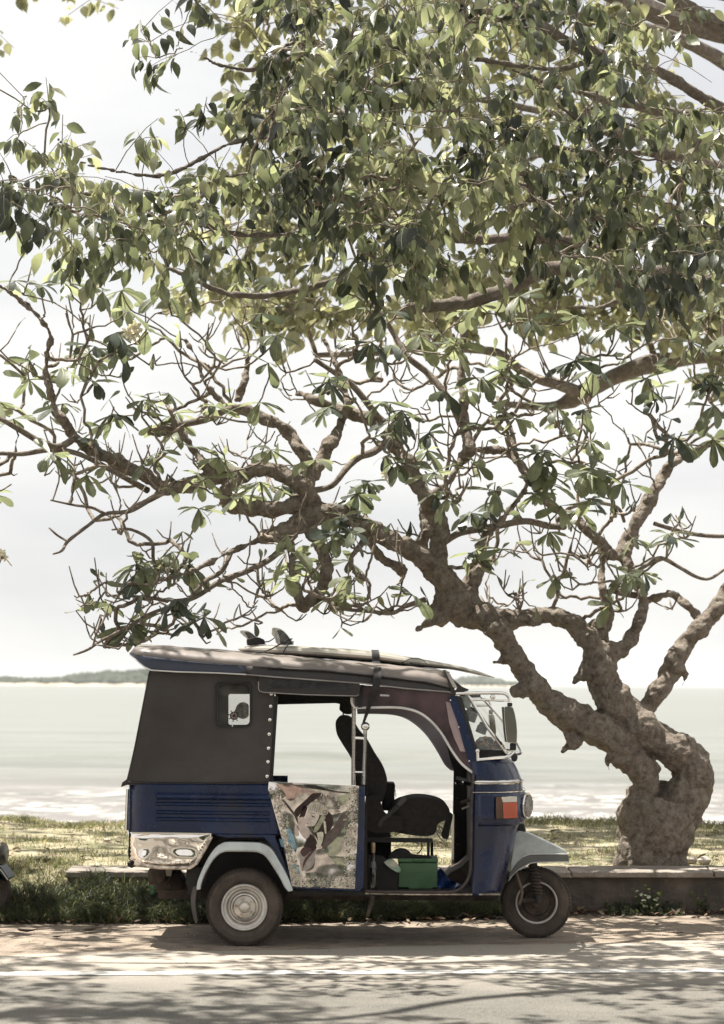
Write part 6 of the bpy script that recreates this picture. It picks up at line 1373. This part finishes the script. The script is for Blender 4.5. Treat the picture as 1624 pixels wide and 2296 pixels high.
n_ = 900; x = NR.uniform(-3.8, 4.0, n_); y = NR.uniform(16.5, 21.5, n_); cl_ = (np.sin(x * 3.3 + y * 1.7) + np.sin(x * 7.1 - y * 4.2) + NR.normal(0, .6, n_)) > .2; x = x[cl_]; y = y[cl_]; n_ = len(x)
pts = np.stack([x, y, lawn_h(x, y) + .012], -1)
Vh, Fh, _ = leaf_batch(LT, pts, NR.normal(0, 1, (n_, 3)) * np.array([1, 1, .12]), NR.normal(0, .2, (n_, 3)) + np.array([0, 0, 1.]), NR.uniform(.03, .085, n_))
np_mesh('fallen_leaves', Vh, Fh, DRY, None, midx=np.repeat(NR.randint(0, 3, n_), len(LT[1])), kind='stuff', label='dry leaves scattered over the lawn behind the wall')
# pebbles and grit on the soil
n_ = 2500; x = NR.uniform(-3, 3.4, n_); y = NR.uniform(12.9, 15.5, n_); oc = np.array([[1, 0, 0], [0, 1, 0], [-1, 0, 0], [0, -1, 0], [0, 0, 1]]) ; s_ = NR.uniform(.002, .006, n_) * (1 + 1.0 * (NR.rand(n_) > .97))
V = (oc[None] * s_[:, None, None] * NR.uniform(.6, 1.2, (n_, 5, 3))) + np.stack([x, y, np.full(n_, .003)], -1)[:, None, :]
k = np.arange(n_)[:, None, None] * 5; Fq = (k + np.array([[0, 1, 4], [1, 2, 4], [2, 3, 4], [3, 0, 4]])[None]).reshape(-1, 3)
np_mesh('grit', V.reshape(-1, 3), Fq, mat('grit_stone', (.30, .25, .20), .9, 0, .4, 30), None, smooth=False, kind='stuff', label='loose grit scattered on the sandy verge')
# single fallen leaves and stones one can pick out
def lone(name, label, cat, px, py, s, m_, kind='leaf', group=None, z=0.0, rot=0):
    c = G(px, py, z); b = B()
    if kind == 'leaf':
        for fi in LT[1]: pass
        V = [(c.x + (v[1] - .5) * s * math.cos(rot) - v[0] * s * 1.3 * math.sin(rot), c.y + (v[1] - .5) * s * math.sin(rot) + v[0] * s * 1.3 * math.cos(rot), c.z + .012 + abs(v[0]) * s * .6 + .25 * s * (v[1] - .5) ** 2 * 2) for v in LT[0]]
        b.add(V, [list(f) for f in LT[1]]); o = b.make(name, m_, None, solid=.0015)
    else:
        b.ball((c.x, c.y, c.z + s * .28), s * .5, 10, (1.2, .9, .7)); o = b.make(name, m_, None)
        for v in o.data.vertices:
            n0 = Vector(v.co) * 37; v.co += Vector((math.sin(n0.x * 3), math.sin(n0.y * 2.2), math.sin(n0.z * 4))) * s * .045
    return props(o, label, cat, group)
DG = 'dry leaves fallen on the sandy verge'
for i, (px, py, s, mi, rt, lb) in enumerate([
    (630, 2068, .10, 2, .1, 'dark curled dry leaf lying just left of the rear mud flap'), (200, 2092, .10, 2, .5, 'crumpled dark dry leaves heap nearest the green three-wheeler'), (215, 2080, .08, 2, 2.2, 'dark dry leaf standing on the heap beside the green three-wheeler'),
    (60, 2094, .12, 2, .05, 'long thin dark dry leaf lying flat by the green wheel'), (127, 2106, .06, 2, .3, 'small dark leaf in front of the long thin one'), (195, 2127, .04, 2, .8, 'tiny dark leaf alone near the asphalt edge on the left'),
    (1315, 2046, .13, 1, -.4, 'long pale dry leaf lying right behind the front wheel'), (1350, 2064, .05, 2, .2, 'small dark leaf right of the front wheel on bare soil'), (1520, 2098, .09, 2, .1, 'dark twig-like dry leaf on the soil at far right'), (1473, 2078, .05, 2, 1.1, 'dark crumpled leaf under the right end of the wall'),
    (1378, 2097, .04, 1, .5, 'small tan dry leaf midway between front wheel and right edge'), (875, 2060, .07, 1, .3, 'tan dry leaf beneath the door panel by the weeds'), (1010, 2050, .08, 1, 1.9, 'tan curled leaf under the cab by the weeds'), (555, 2095, .05, 2, .2, 'dark leaf on the soil just behind the rear wheel'), (700, 2075, .06, 1, -.3, 'pale leaf on the shaded soil right of the rear wheel')]):
    lone('dry_leaf', lb, 'leaf', px, py, s, DRY[mi], rot=rt, group=DG)
STN = mat('pale_stone', (.50, .45, .38), .9, 0, .15, 15, .4, 60)
for px, py, s, z, lb in ((1388, 1936, .07, .29, 'pale stone on the lawn left of the frangipani trunk'), (1580, 1937, .09, .29, 'broken pale stone at the right foot of the frangipani trunk'), (1552, 1935, .08, .29, 'brownish stone leaning against the foot of the frangipani trunk'), (62, 1998, .06, .12, 'whitish stone on the grass slope beside the green three-wheeler'), (352, 1868, .09, .29, 'white lump on the lawn near the shore left of the blue tub'), (240, 1888, .05, .29, 'small white scrap on the middle of the left lawn')):
    lone('stone', lb, 'stone', px, py, s, STN, 'stone', 'stones on the grass', z)
# sawn log end and painted stake by the weeds
c = G(229, 2050, 0); b = B(); b.lathe([(.001, -.008), (.028, -.008), (.036, 0), (.036, .12), (.001, .12)], (c.x, c.y, .036), (0, 1, 0), 14); o = b.make('log', mat('sawn_wood', (.24, .17, .10), .8, 0, .3, 40), None); props(o, 'short sawn log lying end-on in the weeds left of the blue tub', 'log')
st = thing('stake', 'thin painted wooden stake in red and green standing in the weeds', 'stake', tuple(P(341, 2024, 15.55)))
for (y0_, y1_, nm, cc) in ((1967, 1984, 'red_band', (.17, .07, .05)), (1984.2, 2006, 'green_band', (.13, .26, .14)), (2006.2, 2046, 'bare_base', (.10, .07, .055))):
    b = B(); b.prism([(336.5, y0_), (345.5, y0_), (345.5, y1_), (336.5, y1_)], 15.55, 15.578); b.make(nm, mat('stake_' + nm, cc, .8, 0, .25, 30), st)
# small plant at the wall on the right, pale leaf pile
for px, py, lb, sz in ((1435, 2020, 'leafy green weed growing up the wall right of the front wheel', .10), (1575, 2020, 'thin tufted weed at the foot of the wall at far right', .09)):
    c = G(px, 2046, 0); c = Vector((c.x, wy(c.x) - .02, 0)); pl_ = thing('weed_plant', lb, 'plant', tuple(c), 'weeds against the right part of the wall'); n_ = 60
    tb = Tubes(); ps = []; dv_ = []
    for k in range(10):
        e = c + Vector((R.uniform(-.13, .13), R.uniform(-.08, .03), R.uniform(.06, .21))); tb.add([tuple(c), tuple((c + e) / 2 + Vector((0, 0, .03))), tuple(e)], [.0025, .002, .0015], 4)
        for u in range(6): ps.append(tuple(c.lerp(e, .4 + .12 * u))); dv_.append((R.uniform(-1, 1), R.uniform(-1, .4), R.uniform(-.3, .6)))
    tb.make('stem', WD[1], pl_); ps = np.array(ps); nn = len(ps)
    Vh, Fh, _ = leaf_batch(HT, ps, np.array(dv_), NR.normal(0, .4, (nn, 3)) + np.array([0, -.3, .8]), NR.uniform(.02, .04, nn)); np_mesh('leaves', Vh, Fh, [WD[1]], pl_, kind='stuff')

# sea
SEA = bpy.data.materials.new('sea_water'); SEA.use_nodes = True
t = SEA.node_tree; N = t.nodes; K = t.links; bs = N['Principled BSDF']; tcn = N.new('ShaderNodeTexCoord')
sxyz = N.new('ShaderNodeSeparateXYZ'); K.new(tcn.outputs['Object'], sxyz.inputs[0])
wob = nz(.12, 4, .6, (1, .3, 1))
yy = N.new('ShaderNodeMath'); yy.operation = 'MULTIPLY_ADD'; K.new(wob, yy.inputs[0]); yy.inputs[1].default_value = 14; K.new(sxyz.outputs[1], yy.inputs[2])
def mrange(src, a, b_, c=0, d=1):
    m_ = N.new('ShaderNodeMapRange'); m_.inputs[1].default_value = a; m_.inputs[2].default_value = b_; m_.inputs[3].default_value = c; m_.inputs[4].default_value = d; K.new(src, m_.inputs[0]); return m_.outputs[0]
def mth(op, a, b_):
    m_ = N.new('ShaderNodeMath'); m_.operation = op
    for s_, v in ((0, a), (1, b_)):
        if isinstance(v, (int, float)): m_.inputs[s_].default_value = v
        else: K.new(v, m_.inputs[s_])
    return m_.outputs[0]
sand, mid_, far_ = (.160, .144, .130), (.168, .171, .150), (.165, .168, .152)
c_ = mixc(mrange(yy.outputs[0], 58, 72), sand, mid_); c_ = mixc(mrange(yy.outputs[0], 200, 900), c_, far_)
bands = ramp(nz(.35, 5, .6, (.10, .9, 1)), .45, (0, 0, 0), .62, (1, 1, 1)); c_ = mixc(mth('MULTIPLY', ramp(nz(1.6, 7, .7, (.16, 1, 1)), .48, (0, 0, 0), .62, (1, 1, 1)), .35), c_, (.26, .26, .235)); c_ = mixc(mth('MULTIPLY', bands, .35), c_, (.07, .08, .062))
f1 = mth('MULTIPLY', ramp(nz(3.2, 8, .75, (.45, .8, 1)), .49, (0, 0, 0), .58, (1, 1, 1)), ramp(nz(.5, 4, .6, (.3, 1.6, 1)), .40, (0, 0, 0), .60, (1, 1, 1))); fb = mth('MULTIPLY', mrange(yy.outputs[0], 64, 48), f1)
K.new(mixc(fb, c_, (.84, .82, .78)), bs.inputs['Base Color']); bs.inputs['Roughness'].default_value = .32; bs.inputs['Specular IOR Level'].default_value = .4
bp = N.new('ShaderNodeBump'); bp.inputs['Strength'].default_value = .5; bp.inputs['Distance'].default_value = .2; K.new(nz(1.1, 8, .65, (.3, 1, 1)), bp.inputs['Height']); K.new(bp.outputs[0], bs.inputs['Normal'])
ygr = np.concatenate([np.linspace(24, 110, 260), np.geomspace(111, 9000, 60)]); xu = np.linspace(-1, 1, 90)
XX = xu[None, :] * (30 + ygr[:, None] * 1.1); YY = np.repeat(ygr[:, None], 90, 1)
amp = np.clip((130 - YY) / 60, 0, 1); ph = YY * 1.05 + .8 * np.sin(XX * .13) + .4 * np.sin(XX * .41 + 1)
ZZ = -.85 + amp * (.05 * np.sin(ph) + .035 * np.sin(YY * 2.3 + XX * .3) + .02 * np.sin(XX * 1.3 + YY * 3.1)) + .30 * np.exp(-((YY - 73 - 2.2 * np.sin(XX * .09) - .8 * np.sin(XX * .3)) / 1.1) ** 2)
V = np.stack([XX, YY, ZZ], -1).reshape(-1, 3); i_, j_ = np.meshgrid(np.arange(len(ygr) - 1), np.arange(89), indexing='ij'); a_ = (i_ * 90 + j_).ravel()
np_mesh('sea', V, np.stack([a_, a_ + 1, a_ + 91, a_ + 90], -1), SEA, kind='structure')

# wooded islands on the horizon
WOOD = mat('far_wood', (.035, .045, .03), .95, 0, .35, .05, 1.0, .4, coord='Object'); SHORE = mat('far_shore', (.42, .36, .28), .9, 0, .2, .05)
def island(name, label, x0, x1, Y, prof, ybase):
    rg = []; Xa, Xb = P(x0, 1530, Y).x, P(x1, 1530, Y).x
    t_ = thing(name, label, 'island', ((Xa + Xb) / 2, Y, -.85)); zb = -1.3
    b = B(); rg = []
    for i in range(41):
        px = x0 + (x1 - x0) * i / 40; top = interp(px, [p[0] for p in prof], [p[1] for p in prof]); h = (ybase - top) / F * Y * .75 + .5
        X = P(px, ybase, Y).x; rg.append([Vector((X, Y + yy_, zb + max(.1, hz) + (0 if k else 0))) for k, (yy_, hz) in enumerate(((-60, 0), (-52, 1.2), (-30, h * .55), (0, h), (60, h * .8), (120, 0)))])
    b.rings(rg, closed=False); b.make('land', SHORE if False else WOOD, t_)
    b = B()
    b.rings([[Vector((v[0].x, Y - 66, zb)), Vector((v[0].x, Y - 60, zb + 1.6 + .5 * math.sin(i * 1.7))), Vector((v[0].x, Y - 50, zb + 1.7))] for i, v in enumerate(rg)], closed=False); b.make('shore', SHORE, t_)
    cr_ = B()
    for k in range(int((x1 - x0) * 2.4)):
        px = R.uniform(x0 + 2, x1 - 2); top = interp(px, [p[0] for p in prof], [p[1] for p in prof]); f_ = R.random() ** .7
        h = max(1.5, (ybase - top) / F * Y) * (f_ if f_ > .2 else .2); rad = R.uniform(1.5, 3.6) * Y / 2000 * (1.2 if h > 6 else .9)
        cr_.ball(P(px, ybase, Y) * 1 + Vector((0, -58 + f_ * 60, 0)) if False else Vector((P(px, ybase, Y).x, Y - 58 + f_ * 55, -1 + max(rad * .8, h - rad))), rad, 7, (1, 1, R.uniform(.8, 1.25)))
    cr_.make('tree_cover', WOOD, t_, smooth=True, kind='stuff')
island('island', 'hazy wooded island low on the horizon at left behind the roof', -420, 345, 1500, [(-420, 1520), (-200, 1500), (0, 1508), (15, 1506), (60, 1510), (140, 1508), (170, 1500), (240, 1492), (270, 1494), (335, 1488), (400, 1482)][:10] + [(345, 1500)], 1529)
island('headland', 'small faint headland on the horizon right of the surfboard nose', 1010, 1170, 2300, [(1010, 1516), (1040, 1510), (1085, 1507), (1110, 1512), (1140, 1522), (1170, 1530)], 1534)

# sea air
b = B(); b.box((-9500, -60, -3.5), (9500, 9400, 26)); hz = b.make('haze', [], None, smooth=False); hz['kind'] = 'stuff'; hz['label'] = 'pale sea haze'
HM = bpy.data.materials.new('sea_haze'); HM.use_nodes = True; HM.node_tree.nodes.clear(); n1 = HM.node_tree.nodes.new('ShaderNodeOutputMaterial'); n2 = HM.node_tree.nodes.new('ShaderNodeVolumePrincipled')
n2.inputs['Density'].default_value = .00008; n2.inputs['Color'].default_value = (.93, .95, .93, 1); n2.inputs['Anisotropy'].default_value = .0
HM.node_tree.links.new(n2.outputs[0], n1.inputs['Volume']); hz.data.materials.append(HM)

# added behind the camera to darken reflections and bounced light: a hedge, seen only in reflections
b = B()
for k in range(260):
    b.ball((R.uniform(-24, 24), R.uniform(-11, -8), R.uniform(.5, 2.8)), R.uniform(.6, 1.1), 7, (1, .8, 1))
o = b.make('unseen_hedge', mat('hedge_green', (.05, .06, .035), .9, 0, .4, 2, 1.0, 8), None); props(o, 'tall hedge added behind the camera to darken reflections', 'unseen_hedge', kind='stuff')
